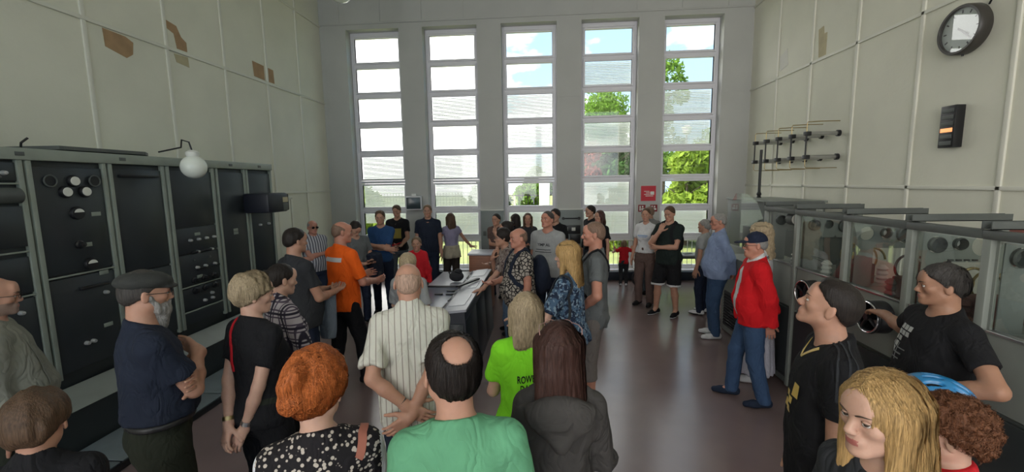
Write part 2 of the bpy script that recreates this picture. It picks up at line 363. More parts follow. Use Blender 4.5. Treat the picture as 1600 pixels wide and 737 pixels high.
# iron fence
e = empty('iron_fence', (0, 21, -.25), label='dark iron bar fence across the lawn outside', cat='fence')
MB().box(-16, 10, -.02, .02, 1.75, 1.8).box(-16, 10, -.02, .02, .3, .35).build('rail', M_blk, e)
b = MB()
for k in range(175): b.box(-16+.15*k-.012, -16+.15*k+.012, -.012, .012, 0, 1.95)
b.build('bar', M_blk, e)['kind'] = 'stuff'
e = empty('white_post', (-.05, 20, -.25), label='thick white post outside behind the middle window', cat='post')
MB().box(-.24, .24, -.12, .12, 0, 2.75, bev=.02).build('shaft', M_white, e); MB().box(-.27, .27, -.15, .15, 2.75, 2.82, bev=.01).build('post_cap', M_white, e)
e = empty('street_lamp', (5.9, 18.8, -.25), label='grey street lamp behind the rightmost window', cat='street lamp')
MB().cyl((0, 0, 0), (0, 0, 4.3), .06, .04).build('pole', M_steel, e); MB().lathe([(.02, 0), (.16, .1), (.2, .35), (.05, .42), (.01, .42)], (0, 0, 4.25)).build('lamp_head', M_white, e)
e = empty('street_lamp', (-2.6, 24, -.25), label='tall hooked street lamp seen in second window', cat='street lamp')
MB().tube([(0, 0, 0), (0, 0, 7.3), (-.1, 0, 7.6), (-.45, 0, 7.7)], .05).build('pole', M_greyd, e); MB().box(-.8, -.4, -.08, .08, 7.62, 7.72, bev=.02).build('lamp_head', M_greyd, e)
for k, x in enumerate((4.2, 5.5)):
    e = empty('distant_house', (x, 45, -.25), label=('left' if k == 0 else 'right')+' pale block of a distant building above the trees', cat='building')
    MB().box(-.6, .6, -1, 1, 0, 7.1 if k == 0 else 7.0).build('house_wall', M_white, e); MB().box(-.68, .68, -1.1, 1.1, 7.1-.1*k, 7.2-.1*k).build('roof_edge', M_greyd, e)

# ------------------------------------------------------------------ left: equipment racks
XF = -4.0
M_knob = mat('knob_metal', (.62, .62, .60), .35, .5)
def rack(y0, y1, label, items, top=2.38):
    e = empty('equipment_rack', (XF, (y0+y1)/2, 0), label=label, cat='equipment rack')
    h = (y1-y0)/2; ps = min(.05, h*.12)
    MB().box(-.80, -.02, -h, h, .495, top, bev=.004).build('rack_case', M_black, e)
    MB().box(-.03, .012, -h, -h+ps, .58, top, bev=.004).build('side_post', M_green, e)
    MB().box(-.03, .012, h-ps, h, .58, top, bev=.004).build('side_post', M_green, e)
    a, b = -h+ps, h-ps
    for it in items:
        k = it[0]
        if k == 'panel': MB().box(-.02, it[3] if len(it) > 3 else .0, a+.004, b-.004, it[1], it[2], bev=.004).build('front_panel', M_panel, e)
        elif k == 'strip': MB().box(-.01, .012, a, b, it[1]-.006, it[1]+.006, bev=.002).build('metal_strip', M_green, e)
        elif k in ('meter', 'halfmeter', 'darkmeter', 'knob', 'bigknob', 'tag', 'lamp', 'button'):
            y = a+(b-a)*it[1]; z = it[2]
            if k == 'meter':
                o = MB().lathe([(.001, .03), (.045, .03), (.05, .02), (.05, 0)], (0, y, z), (1, 0, 0), 24).build('meter_case', M_blk, e); MB().lathe([(.001, .034), (.036, .034), (.038, .028)], (0, y, z), (1, 0, 0), 24).build('dial', M_dial, o)
            elif k == 'darkmeter':
                o = MB().torus((.02, y, z), (1, 0, 0), .046, .006, 24, 8).build('meter_ring', M_greyd, e); MB().lathe([(.001, .018), (.042, .018), (.045, .0)], (0, y, z), (1, 0, 0), 24).build('dial', M_blk, o)
            elif k == 'halfmeter':
                o = MB().lathe([(.001, .03), (.05, .03), (.055, .02), (.055, 0)], (0, y, z), (1, 0, 0), 24).build('meter_case', M_blk, e)
                pts = [(.034, y+.04*math.cos(t), z+.036*math.sin(t)) for t in np.linspace(.15, PI-.15, 12)]; MB().poly(pts, (.002, 0, 0)).build('dial', M_dial, o)
            elif k == 'knob':
                MB().lathe([(.018, 0), (.018, .016), (.013, .034), (.001, .036)], (0, y, z), (1, 0, 0), 16).build('knob', M_knob, e)
            elif k == 'bigknob':
                MB().lathe([(.035, 0), (.035, .012), (.024, .02), (.022, .05), (.001, .052)], (0, y, z), (1, 0, 0), 20).build('knob', M_blk, e)
            elif k == 'tag': MB().box(0, .005, y-.04, y+.04, z-.018, z+.018, bev=.002).build('name_plate', M_green, e)
            elif k == 'button': MB().lathe([(.012, 0), (.012, .012), (.001, .016)], (0, y, z), (1, 0, 0), 12).build('button', M_oxide if random.random() < .3 else M_greyd, e)
        elif k == 'bar': MB().box(0, .03, a+(b-a)*it[1], a+(b-a)*it[2], it[3]-.012, it[3]+.012, bev=.004).build('switch_bar', M_blk, e)
        elif k == 'drum': MB().cyl((.0, a+.01, it[1]), (.0, b-.01, it[1]), .06, n=20).build('drum', M_greyd, e)
    return e
K = lambda z, *ys: [('knob', y, z) for y in ys]
rack(1.75, 2.36, 'nearest black equipment rack at the left picture edge', [('panel', 1.5, 2.2), ('strip', 1.5), ('panel', .6, 1.48)] + K(1.4, .3, .5, .7))
rack(2.38, 3.02, 'black rack with a grey drum band and metal strips between panels', [('panel', 2.22, 2.36), ('strip', 2.2), ('drum', 2.11), ('panel', 1.72, 2.03, .01), ('strip', 1.68), ('panel', 1.36, 1.64), ('strip', 1.34), ('panel', .62, 1.32), ('tag', .6, 1.9), ('tag', .55, 1.55), ('knob', .85, 2.28), ('button', .8, 2.25)] + K(1.22, .45, .8) + K(.95, .75))
rack(3.04, 3.65, 'black rack topped by round white meters and half-moon dials', [('panel', 1.45, 2.33), ('strip', 1.43), ('panel', .62, 1.41), ('darkmeter', .2, 2.22), ('meter', .40, 2.13), ('meter', .53, 2.22), ('meter', .68, 2.13), ('darkmeter', .84, 2.22), ('halfmeter', .52, 1.95), ('tag', .82, 1.93), ('tag', .62, 1.67), ('bigknob', .5, 1.68), ('halfmeter', .62, 1.5), ('tag', .82, 1.4), ('bar', .4, .85, 1.3), ('knob', .8, 1.22), ('tag', .78, .92)] + K(.82, .4, .5))
rack(3.67, 4.25, 'plain dark rack behind the bearded man in flat cap', [('panel', 1.35, 2.33), ('bar', .1, .9, 2.27), ('panel', .62, 1.33), ('tag', .5, 1.2)])
it = [('panel', 1.72, 2.33), ('panel', 1.42, 1.70), ('panel', 1.06, 1.40), ('strip', 1.04), ('panel', .78, 1.02), ('strip', .76), ('panel', .62, .75)]
it += K(1.56, .3, .5, .7, .9) + [('tag', .5, 1.62), ('bar', .3, .9, 1.42)] + K(1.42, .45, .8) + [('button', .35, 1.33), ('button', .75, 1.33), ('bar', .4, .95, 1.22), ('tag', .45, 1.13)] + [('bigknob', y, z) for y in (.3, .55, .8) for z in (1.1, .98)] + K(1.24, .4, .6, .85) + K(.9, .7) + K(.84, .5, .7)
rack(4.27, 4.93, 'black rack crowded with rows of knobs and switches', it)
rack(4.96, 5.47, 'smooth dark rack with a small square plate', [('panel', .62, 2.33), ('tag', .5, 1.6), ('tag', .5, 1.56)])
rack(5.49, 6.02, 'last dark rack beside the door, two chrome knobs under the speaker', [('panel', .62, 2.33)] + K(1.62, .35, .75))
e = empty('rack_cornice', (XF, 3.9, 2.38), label='grey green top beam running over all the equipment racks', cat='beam')
MB().box(-.82, .025, -2.15, 2.13, 0, .09, bev=.006).build('beam', M_green, e)
for y in (-1.9, -.9, -.1, .7, 1.3, 1.85): MB().box(.022, .03, y-.03, y+.03, .03, .06, bev=.002).build('name_plate', M_greyd, e)
m = MB().poly([(-.8, -2.1, .095), (.02, -2.1, .115), (.02, -1.2, .10), (-.7, -1.0, .10)], (0, 0, .02)).poly([(-.7, -.7, .095), (.0, -.6, .1), (.02, .15, .1), (-.1, .3, .1), (-.7, .2, .1)], (0, 0, .03)); m.build('cover_sheet', M_greyd, e)
MB().tube([(-.02, -.85, .1), (0, -.86, .13), (.01, -.82, .17)], .008).build('hook', M_blk, e)
# plinth, and floor duct along the racks
e = empty('rack_plinth', (XF, 3.9, 0), label='black plinth with sloping grey top under the racks', cat='plinth')
MB().poly([(-.78, -2.15, 0), (.23, -2.15, 0), (.23, -2.15, .38), (.0, -2.15, .49), (-.78, -2.15, .49)], (0, 4.28, 0)).build('base', M_black, e)
MB().poly([(.235, -2.14, .385), (.225, -2.14, .395), (.01, -2.14, .505), (.01, -2.14, .495)], (0, 4.26, 0)).build('top', M_grey, e)
e = empty('cable_duct', (-3.5, 3.9, 0), label='blue grey cable duct cover along the floor before the plinth', cat='duct cover')
MB().box(-.26, .24, -2.15, 2.13, 0, .055, bev=.006).build('duct_base', M_blk, e)
for k in range(4): MB().box(-.24, .23, -2.14+1.07*k, -1.09+1.07*k, .056, .068, bev=.004).build('cover', mat('duct_blue_grey', (.16, .19, .20), .5, var=.1), e)
# round lamp and speaker
e = empty('globe_lamp', (-3.62, 4.21, 2.36), label='white glass globe lamp on a bracket at the rack tops', cat='lamp')
MB().sphere((0, 0, 0), .118).build('globe', M_globe, e); MB().lathe([(.05, .10), (.06, .12), (.06, .15), (.03, .17), (.001, .175)], (0, 0, 0)).build('cap', M_white, e)
MB().tube([(0, 0, .16), (0, -.03, .25), (-.05, -.06, .27), (-.1, -.02, .2), (-.37, 0, .16)], .008).build('bracket', M_blk, e)
e = empty('wall_speaker', (-3.78, 5.63, 1.93), label='black box speaker mounted on the last rack front', cat='speaker')
MB().box(-.20, .16, -.27, .17, -.13, .13, bev=.03).build('speaker_case', mat('speaker_navy', (.012, .014, .024), .45), e)
MB().box(-.18, .15, .17, .20, -.115, .115, bev=.012).build('grille', M_blk, e)
MB().box(.10, .168, .04, .15, .0, .07, bev=.005).build('label_plate', M_patch2, e); MB().box(.10, .166, .04, .15, -.11, -.01, bev=.005).build('socket_panel', M_greyd, e)
MB().box(-.215, -.19, -.08, .08, -.06, .06, bev=.005).build('mount', M_blk, e)
e = empty('pendant_globe_lamp', (-3.28, 7.1, 5.28), label='white globe pendant lamp hanging at the top picture edge', cat='lamp')
MB().sphere((0, 0, 0), .2).build('globe', M_globe, e); MB().cyl((0, 0, .18), (0, 0, ZC-5.28), .015).build('stem', M_white, e); MB().lathe([(.05, .17), (.08, .2), (.05, .26), (.01, .27)], (0, 0, 0)).build('cap', M_white, e)

# ------------------------------------------------------------------ centre: control console and desk
M_con = mat('console_dark', (.030, .033, .045), .32, var=.1)
M_top = mat('console_top_grey', (.40, .41, .47), .28, spec=.6)  # base colour lightened to carry the windows' reflection on the console
e = empty('control_console', (-.95, 5.2, 0), label='long dark control console with raised pale sloping top', cat='control console')
MB().poly([(-.12, -1.02, 0), (.16, -1.02, 0), (.12, -1.02, .855), (-.13, -1.02, .83)], (0, 2.04, 0)).build('console_body', M_con, e)
MB().poly([(-.14, -1.03, .825), (.14, -1.03, .855), (.14, -1.03, .88), (-.14, -1.03, .85)], (0, 2.06, 0)).build('top', M_top, e)
for y in (-.85, -.1, .6): MB().poly([(-.09, y, .856), (.09, y, .876), (.09, y, .880), (-.09, y, .860)], (0, .45, 0)).build('inset_panel', mat('inset_white_grey', (.60, .62, .70), .25, spec=.6), e)  # paler still, window reflection put into the colour
for y in (-1.025,): MB().box(-.10, .11, y-.01, y, .1, .72, bev=.006).build('end_panel', M_panel, e)
for k in range(3): MB().box(.145, .16, -.98+.66*k, -.36+.66*k, .08, .74, bev=.006, mtx=Matrix.Rotation(math.radians(-2.5), 4, 'Y')).build('side_panel', M_panel, e)
for k in range(7): MB().box(-.135, -.12, -.95+.28*k, -.75+.28*k, .86, .872, bev=.003).build('switch_bar', M_blk, e)
e = empty('operator_desk', (-1.37, 5.35, 0), label='black topped operator desk left of the console with switches', cat='desk')
MB().box(-.26, .27, -.95, 1.3, .04, .70, bev=.01).build('desk_body', M_con, e)
MB().box(-.28, .29, -.97, .35, .70, .73, bev=.006).build('top', mat('desk_blue_grey', (.19, .21, .28), .25, spec=.6), e); MB().box(-.28, .29, .37, 1.32, .70, .745, bev=.006).build('top', M_top, e)  # black top coloured blue grey to hold its window sheen
MB().box(-.28, .29, .35, .37, .69, .75, bev=.003).build('divider', M_blk, e)
for (x, y) in ((.13, -.05), (-.02, -.05), (.1, .12), (.22, -.05), (.2, .12), (-.08, -.55)):
    MB().box(x-.045, x+.03, y-.012, y+.012, .73, .745, bev=.003).box(x+.03, x+.06, y-.02, y+.02, .73, .75, bev=.003).build('switch', M_blk, e)
e = empty('dark_rest', (-.99, 5.3, .893), label='long black ruler-like bar lying askew on the console top', cat='bar')
MB().box(-.025, .025, -.24, .24, -.01, .012, bev=.005, mtx=Matrix.Rotation(math.radians(-24), 4, 'Z')).build('bar', M_blk, e)
e = empty('wooden_cabinet', (-1.1, 7.1, 0), label='red brown wooden cabinet with pale top beyond the console', cat='cabinet')
MB().box(-.17, .19, -.2, .25, .03, .97, bev=.006).build('case', M_wood, e); MB().box(-.19, .21, -.22, .27, .97, 1.0, bev=.006).build('top', M_top, e)
MB().box(-.15, .17, -.212, -.198, .1, .9, bev=.004).build('door', M_wood, e)
e = empty('shoulder_bag', (-1.28, 5.95, .77), label='black shoulder bag lying on the desk end', cat='bag')
b = MB(); b.sphere((0, 0, .06), .1, sc=(1.05, .9, .75), n=14); b.sphere((.02, .02, .12), .06, sc=(1, 1, .8), n=10); b.build('bag_body', mat('bag_black', (.02, .02, .026), .8, bump=.3, bscale=40), e)
MB().tube([(-.08, 0, .06), (-.1, -.05, .13), (0, -.08, .15), (.08, -.03, .1)], .008).build('strap', M_blk, e)

# ------------------------------------------------------------------ far wall fittings
e = empty('hanging_monitor', (-2.88, YB-.19, 1.74), rz=math.radians(12), label='small grey tilted monitor on the first pier', cat='monitor')
MB().box(-.17, .17, -.04, .16, -.15, .15, bev=.015).build('monitor_case', M_pvc, e); MB().box(-.15, .15, -.055, -.04, -.125, .125, bev=.006).build('screen', mat('screen_grey', (.05, .07, .08), .2), e)
MB().box(-.05, .05, .12, .18, .15, .2).build('bracket', M_white, e)
def pier_panel(x, label, full):
    e = empty('switch_panel', (x, YB-.045, 1.2), label=label, cat='switch panel')
    MB().box(-.25, .25, -.05, .04, -.6, .36, bev=.008).build('panel_board', mat('panel_slate', (.22, .25, .25), .5), e)
    MB().box(-.26, .26, -.06, .04, .35, .375, bev=.004).build('frame', M_white, e)
    if full:
        MB().cyl((-.17, -.07, .17), (.17, -.07, .17), .012).cyl((-.17, -.05, .17), (-.17, -.09, .17), .03).cyl((.17, -.05, .17), (.17, -.09, .17), .03).build('switch_bar', M_blk, e)
        MB().box(-.2, .2, -.065, -.05, -.17, .02, bev=.004).build('socket_panel', M_blk, e)
        for k in (-.11, .05): MB().box(k-.04, k+.04, -.075, -.062, -.1, -.03, bev=.004).build('socket', M_white, e)
        MB().box(-.02, .2, -.075, -.05, -.38, -.18, bev=.004).build('meter_box', M_blk, e)
    else:
        for k in range(4): MB().box(-.2+.1*k, -.13+.1*k, -.065, -.05, -.2, -.1, bev=.004).build('socket', M_greyd, e)
pier_panel(-1.17, 'grey slate panel on the pier between second and middle window', False)
pier_panel(.55, 'grey slate panel with black link bar and two white sockets', True)
e = empty('red_notice', (2.19, YB-.006, 1.88), label='red square notice with white lettering on the last pier', cat='notice')
MB().box(-.155, .155, -.004, .004, -.16, .16).build('sheet', M_red, e)
tm = Matrix.Translation((0, -.0055, .02)) @ Matrix.Rotation(PI/2, 4, 'X'); MB().box(.04, .12, -.0065, -.0045, -.03, .04).build('square_mark', M_white, e)
for k, (a, b) in enumerate(((-.09, .02), (-.05, .03), (-.09, .03), (-.06, .1))): MB().box(a, b, -.0065, -.0045, .045-.033*k-.006, .045-.033*k+.006).build('lettering_line', M_white, e)
for k, x in enumerate((2.06, 2.31)):
    e = empty('exit_sign', (x, YB-.008, 1.565), label=('left' if k == 0 else 'right')+' dark red fire sign with white pictogram below the red notice', cat='safety sign')
    MB().box(-.075, .075, -.006, .006, -.075, .075, bev=.002).build('plate', mat('sign_dark_red', (.25, .02, .03), .5), e)
    MB().box(-.05, -.025, -.0085, -.006, -.05, .05).box(-.01, .05, -.0085, -.006, -.04, .0).box(.0, .03, -.0085, -.006, .015, .05).build('pictogram', M_white, e)
e = empty('window_table', (3.02, 9.05, 0), label='pale low table under the rightmost window', cat='table')
MB().box(-.45, .5, -.17, .2, .60, .63, bev=.006).build('table_top', mat('table_grey', (.45, .47, .5), .3), e); MB().box(-.45, .5, -.165, -.15, .55, .60).build('apron', M_greyd, e)
for a in (-.42, .47):
    for b in (-.14, .17): MB().box(a-.015, a+.015, b-.015, b+.015, 0, .6).build('leg', M_steel, e)
for k, (x, y, r) in enumerate(((2.93, 9.0, .3), (3.22, 8.98, -.5), (3.32, 9.06, .1))):
    e = empty('leaflet', (x, y, .632), rz=r, label=['dark leaflet at the left of the low table', 'dark folded leaflet on the middle of the low table', 'white sheet on the right of the low table'][k], cat='leaflet')
    MB().poly([(-.1, -.05, .0), (.1, -.05, .0), (.1, .05, .012), (-.1, .05, .004)], (0, 0, .003)).build('sheet', M_blk if k < 2 else M_white, e)
e = empty('rucksack', (1.92, 8.65, 0), label='black rucksack on the floor by the grey-shirted visitor', cat='bag')
b = MB().sphere((0, 0, .2), .2, sc=(.95, .75, 1.0), n=14).sphere((.02, -.1, .13), .12, sc=(1.1, .7, .9), n=12); b.build('bag_body', MATS['bag_black'], e); MB().box(-.05, .05, -.19, -.18, .12, .15, bev=.003).build('badge', M_white, e)
MB().tube([(-.1, 0, .35), (-.05, .02, .43), (.05, .02, .43), (.1, 0, .35)], .01).build('handle', M_blk, e)

# ------------------------------------------------------------------ right: transmitter line behind glass
XT = 2.45; XTD = .58
ys = [4.98, 4.39, 3.70, 3.08, 2.57, 1.95]
M_int = mat('interior_grey', (.20, .22, .21), .5, var=.1, vscale=5)
def wheel(e, y, z):
    m = MB().torus((-.13, y, z), (1, 0, 0), .108, .013, 32, 10); m.cyl((-.15, y, z), (0, y, z), .024, n=16)
    for k in range(4):
        a = k*PI/2 + .5; m.tube([(-.13, y, z), (-.135, y+math.cos(a)*.1, z+math.sin(a)*.1)], .011, 8)
    w_ = m.build('handwheel', M_blk, e); MB().torus((-.142, y, z), (1, 0, 0), .110, .006, 32, 8).build('rim', M_chrome, w_)
    MB().lathe([(.10, .03), (.115, .05), (.118, .12), (.10, .125)], (-.15, y, z), (1, 0, 0), 28).build('wheel_shroud', M_blk, w_)
descr = ['far end transmitter bay with two round gauges', 'second transmitter bay behind the man in red jacket', 'transmitter bay with white-rimmed handwheel and large glass', 'transmitter bay whose handwheel the man in print tee holds', 'nearest transmitter bay with open shelves of coils']
for k in range(5):
    y1, y0 = ys[k], ys[k+1]; h = (y1-y0)
    e = empty('transmitter_bay', (XT, (y0+y1)/2, 0), label=descr[k], cat='transmitter cabinet')
    a, b = -h/2, h/2
    lo = .87
    MB().box(0, XTD, a+.005, b-.005, .06, .12).box(.03, XTD, a+.005, b-.005, .12, lo-.02).build('base_box', M_greyd, e)
    MB().box(0, .03, a+.0, b-.07, lo, 1.29, bev=.004).build('front_panel', M_grey, e)
    MB().box(.0, .02, a+.0, b-.07, .14, lo-.03, bev=.004).build('lower_panel', mat('lower_panel_dark', (.03,.022,.022), .5) if k in (1,) else M_black, e)
    MB().box(-.015, .03, a+.0, b-.075, 1.285, 1.30, bev=.002).build('ledge', M_steel, e)
    MB().box(-.015, .04, b-.05, b, .05, 1.83, bev=.006).box(.015, .03, b-.065, b-.05, .05, 1.83).build('corner_post', M_grey, e)
    if k > 0: MB().box(.01, .012, a+.015, b-.075, 1.31, 1.79).build('glass_panel', M_mglass, e)
    MB().box(-.02, .04, a, b, 1.80, 1.85, bev=.004).build('top_rail', M_greyd, e)
    MB().box(-.03, XTD, b-.06, b-.002, 1.855, 1.86).box(-.03, XTD, b-.06, b-.054, 1.855, 1.90).box(-.03, XTD, b-.008, b-.002, 1.855, 1.90).build('top_channel', M_greyd, e)
    MB().box(XTD-.05, XTD, b-.05, b, .1, 1.85, bev=.004).build('rear_post', M_grey, e)
    MB().box(.02, XTD, a+.02, b-.01, 1.235, 1.25).build('deck', M_int, e)
    # partition with round holes, gauges and tubes in them, facing the aisle end
    pt = MB(); yp = b-.05
    hx = [(.14, 1.70, .055), (.28, 1.705, .042), (.43, 1.69, .068)]
    # plate built around holes as ring sections
    q = MB(); x0, x1, z0, z1 = .06, .54, 1.58, 1.79
    cells = [(x0, .215, hx[0]), (.215, .345, hx[1]), (.345, x1, hx[2])]
    for (ca, cb, (cx, cz, r)) in cells:
        n = 32; inner = [(cx+r*math.cos(2*PI*i/n), cz+r*math.sin(2*PI*i/n)) for i in range(n)]; outer = []
        for i in range(n):
            t = 2*PI*i/n; dx, dz = math.cos(t), math.sin(t); s_ = min(((cb-cx) if dx > 0 else (cx-ca))/max(abs(dx), 1e-6), ((z1-cz) if dz > 0 else (cz-z0))/max(abs(dz), 1e-6)); outer.append((cx+dx*s_, cz+dz*s_))
        for yy in (yp, yp+.006): q.add([(p[0], yy, p[1]) for p in inner+outer], [(i, (i+1) % n, n+(i+1) % n, n+i) for i in range(n)], 0)
        q.add([(p[0], yy, p[1]) for yy in (yp, yp+.006) for p in inner], [(i, (i+1) % n, n+(i+1) % n, n+i) for i in range(n)], 0, True)
    q.box(.06, .20, yp, yp+.006, 1.26, 1.58).box(.46, .54, yp, yp+.006, 1.26, 1.58).build('partition', M_int if k != 3 else mat('partition_light', (.30, .33, .31), .45, var=.08), e)
    for j, (cx, cz, r) in enumerate(hx):
        if (j+k) % 3 != 2:
            o = MB().lathe([(r*.95, -.01), (r*1.0, -.02), (r*.86, -.03), (r*.84, .0), (r*.84, .04), (.001, .04)], (cx, yp, cz), (0, 1, 0), 28).build('tube_socket', M_greyd, e)
            if j == 1: MB().lathe([(.001, .01), (r*.5, .015), (r*.6, .02), (r*.6, .035)], (cx, yp, cz), (0, 1, 0), 20).build('valve', M_white, o)
    # insulators, coils, shelves
    rg = random.Random(k*5+1)
    for j in range(3):
        xx = .12+.16*j; yy = rg.uniform(a+.15, b-.25)
        MB().lathe([(.04, 0), (.03, .02), (.045, .04), (.03, .06), (.045, .08), (.03, .10), (.045, .12), (.02, .15), (.001, .15)], (xx, yy, 1.25), n=18).build('insulator', rg.choice([M_white, M_oxide, M_greyd]), e)
    pts = [(.34+.07*math.cos(t), a+.10+.015*t, 1.46+.09*math.sin(t)) for t in np.linspace(0, 2*PI*4, 90)]
    MB().tube(pts, .009, 6).build('coil', M_brass if k % 2 else M_oxide, e)
    MB().tube([(.12, a+.1, 1.35), (.3, 0, 1.42), (.42, b-.2, 1.37), (.5, b-.15, 1.5)], .009, 8).build('conductor', M_greyd, e)
    MB().box(.12, .34, a+.1, a+.26, 1.25, 1.42, bev=.01).build('component_box', M_oxide if k in (2, 3) else M_greyd, e)
    if k == 1: wheel(e, 3.97-(y0+y1)/2, 1.12)
    if k == 2: wheel(e, 3.19-(y0+y1)/2, 1.15)
    if k == 0:
        for j, xx in enumerate((.06, .20, .36)):
            o = MB().lathe([(.06, 0), (.065, .01), (.065, .10), (.001, .10)], (xx+.02, a+.12, 1.74), (0, 1, 0), 26).build('gauge_case', M_greyd, e)
            MB().lathe([(.001, -.004), (.05, -.004), (.055, .004)], (xx+.02, a+.12, 1.74), (0, 1, 0), 26).build('dial', M_dial if j < 1 else M_int, o)
        MB().box(-.01, .5, a-.0, a+.01, 1.3, 1.82).build('gauge_board', M_greyd, e)
    if k == 3:
        for j in range(4): MB().box(.22+.05*j, .25+.05*j, yp-.012, yp, 1.59, 1.60).build('blind_reflection_slot', M_blk, e)  # solid slots standing in for the window blinds' reflection in the glass
    if k == 4:
        for z in (.95, 1.12): MB().box(.05, .5, a+.1, b-.1, z, z+.01).build('shelf', M_greyd, e)
        for j in range(3): MB().tube([(.1+.1*j, a+.1, 1.33), (.3, 0, 1.30), (.5, b-.1, 1.38)], .008, 6).build('cable', M_blk, e)
# pressure dial near the picture edge
e = empty('round_gauge', (3.16, 3.02, 1.66), label='white faced round gauge near the right picture edge', cat='gauge')
MB().lathe([(.001, .07), (.075, .07), (.08, .05), (.08, -.005), (.07, -.012), (.066, 0)], (0, 0, 0), (0, 1, 0), 32).build('gauge_case', M_blk, e); MB().lathe([(.001, -.001), (.068, 0)], (0, 0, 0), (0, 1, 0), 32).build('dial', M_dial, e)
mm = MB()
for j in range(9): t = math.radians(-30+30*j); mm.box(-.002, .002, -.004, -.002, .05, .062, mtx=Matrix.Rotation(t-PI/2+.0, 4, 'Y'))
mm.build('scale_marks', M_blk, e); MB().box(-.002, .002, -.006, -.004, -.01, .05, mtx=Matrix.Rotation(.3, 4, 'Y')).build('needle', M_blk, e)
MB().cyl((0, .06, 0), (0, .12, 0), .03).box(-.12, .12, .10, .13, -.13, .13, bev=.006).box(-.02, .02, .10, .13, -1.66, -.13).build('mount', M_oxide, e)
# far cabinet beside the window wall with grille, glass screen
e = empty('floor_unit', (2.78, 5.95, 0), label='low grey ventilation unit with black grille behind the blue-shirted man', cat='cabinet')
MB().box(-.25, .5, -.5, .3, .02, 1.1, bev=.01).build('case', M_grey, e); g = MB()
for k in range(12): g.box(-.262, -.25, -.42, .2, .12+.04*k, .135+.04*k)
for k in range(16): g.box(-.262, -.25, -.42+.04*k, -.415+.04*k, .12, .57)
g.box(-.252, -.249, -.43, .21, .1, .6).build('grille', M_blk, e)
e = empty('glass_screen', (3.02, 6.7, 0), label='clear curved-top glass screen by the far right corner', cat='glass screen')
pts = [(0, -.5, 1.1), (0, .55, 1.1), (0, .55, 1.78), (0, .4, 1.93), (0, .0, 1.93), (0, -.3, 1.82), (0, -.5, 1.6)]
MB().poly(pts, (.008, 0, 0)).build('glass_panel', M_mglass, e); MB().box(-.03, .05, -.55, .6, 0, 1.1, bev=.01).build('base', M_grey, e); MB().box(-.02, .03, -.16, .06, 1.1, 1.45, bev=.006).build('motor_box', M_greyd, e)
# antenna feed assembly on right wall
e = empty('feed_insulator_assembly', (XR-.0, 7.4, 2.62), label='row of black links, pipes and insulators standing off the right wall', cat='insulator assembly')
rows = [.16, -.17]
for k in range(5):
    y = -.85+.38*k
    for z in rows:
        o = MB().cyl((-.42, y, z), (-.03, y, z), .03).build('insulator', M_steel, e)
        MB().cyl((-.06, y, z), (-.025, y, z), .045).build('end_cap', M_blk, o)
        MB().box(-.50, -.42, y-.035, y+.035, z-.03, z+.03, bev=.008).build('clamp', M_blk, o)
    MB().cyl((-.47, y, rows[1]-.03), (-.47, y, rows[0]+.03), .011, n=10).build('link', M_blk, e)
    MB().tube([(-.47, y, .18), (-.47, y, .30), (-.46, y, .325), (-.3, y, .33), (-.03, y, .33)], .007, 8).build('brass_pipe', M_brass, e)
    MB().tube([(-.47, y, -.19), (-.47, y, -.30), (-.45, y, -.32), (-.3, y, -.325), (-.03, y, -.325)], .006, 8).build('brass_pipe', M_brass, e)
e = empty('feed_pole', (3.62, 7.62, 1.855), label='black vertical feed pole dropping from the links to the machine', cat='pole')
MB().cyl((0, 0, 0), (0, 0, .78), .022).build('pole', M_blk, e); MB().lathe([(.04, 0), (.025, .03), (.04, .06), (.022, .10)], (0, 0, -.02)).build('collar', M_blk, e)
e = empty('rear_machine', (3.62, 7.4, 0), label='grey machine case under the feed pole', cat='machine'); MB().box(-.35, .4, -.9, .6, .02, 1.8, bev=.01).build('case', M_greyd, e); MB().box(-.37, .42, -.92, .62, 1.8, 1.83, bev=.006).build('top', M_grey, e)
# clock
e = empty('wall_clock', (XR, 4.78, 3.58), label='large round station clock high on the right wall', cat='clock')
MB().lathe([(.001, 0), (.22, .0), (.235, .02), (.235, .105), (.225, .12), (.205, .118), (.2, .1)], (0, 0, 0), (-1, 0, 0), 64).build('clock_case', mat('clock_rim', (.05, .045, .04), .4), e)
MB().lathe([(.001, .088), (.205, .088)], (0, 0, 0), (-1, 0, 0), 64).build('dial', mat('clock_face', (.50, .56, .53), .35), e)
mk = MB()
for j in range(12): mk.box(-.091, -.0885, -.006, .006, .155, .185, mtx=Matrix.Rotation(j*PI/6, 4, 'X'))
mk.build('hour_mark', M_blk, e)
# seen from the room, clockwise is a negative turn about -X
MB().box(-.096, -.093, -.008, .008, -.03, .11, mtx=Matrix.Rotation(math.radians(-235), 4, 'X')).build('hour_hand', M_blk, e)
MB().box(-.099, -.097, -.006, .006, -.035, .165, mtx=Matrix.Rotation(math.radians(-228), 4, 'X')).build('minute_hand', M_blk, e)
MB().lathe([(.001, .112), (.203, .112)], (0, 0, 0), (-1, 0, 0), 64).build('cover_glass', glass_mat('clock_glass', (1, 1, 1), .12), e)
MB().tube([(-.02, -.18, .17), (-.03, -.21, .20), (-.03, -.22, .235)], .008).build('hook', M_blk, e); MB().cyl((-.05, 0, -.25), (-.05, 0, -.23), .01).build('knob', M_blk, e)
# indicator box
e = empty('signal_indicator', (XR, 4.82, 2.65), label='black vertical indicator box with one lit orange slot', cat='signal box')
MB().box(-.09, 0, -.085, .085, -.21, .21, bev=.006).build('case', M_blk, e)
for j in range(6):
    o = MB().box(-.096, -.09, -.065, .065, .14-.065*j, .18-.065*j, bev=.002).build('signal_slot', M_greyd if j != 3 else mat('lit_orange', (.7, .3, .15), .4, emis=((1, .35, .12), .6)), e)

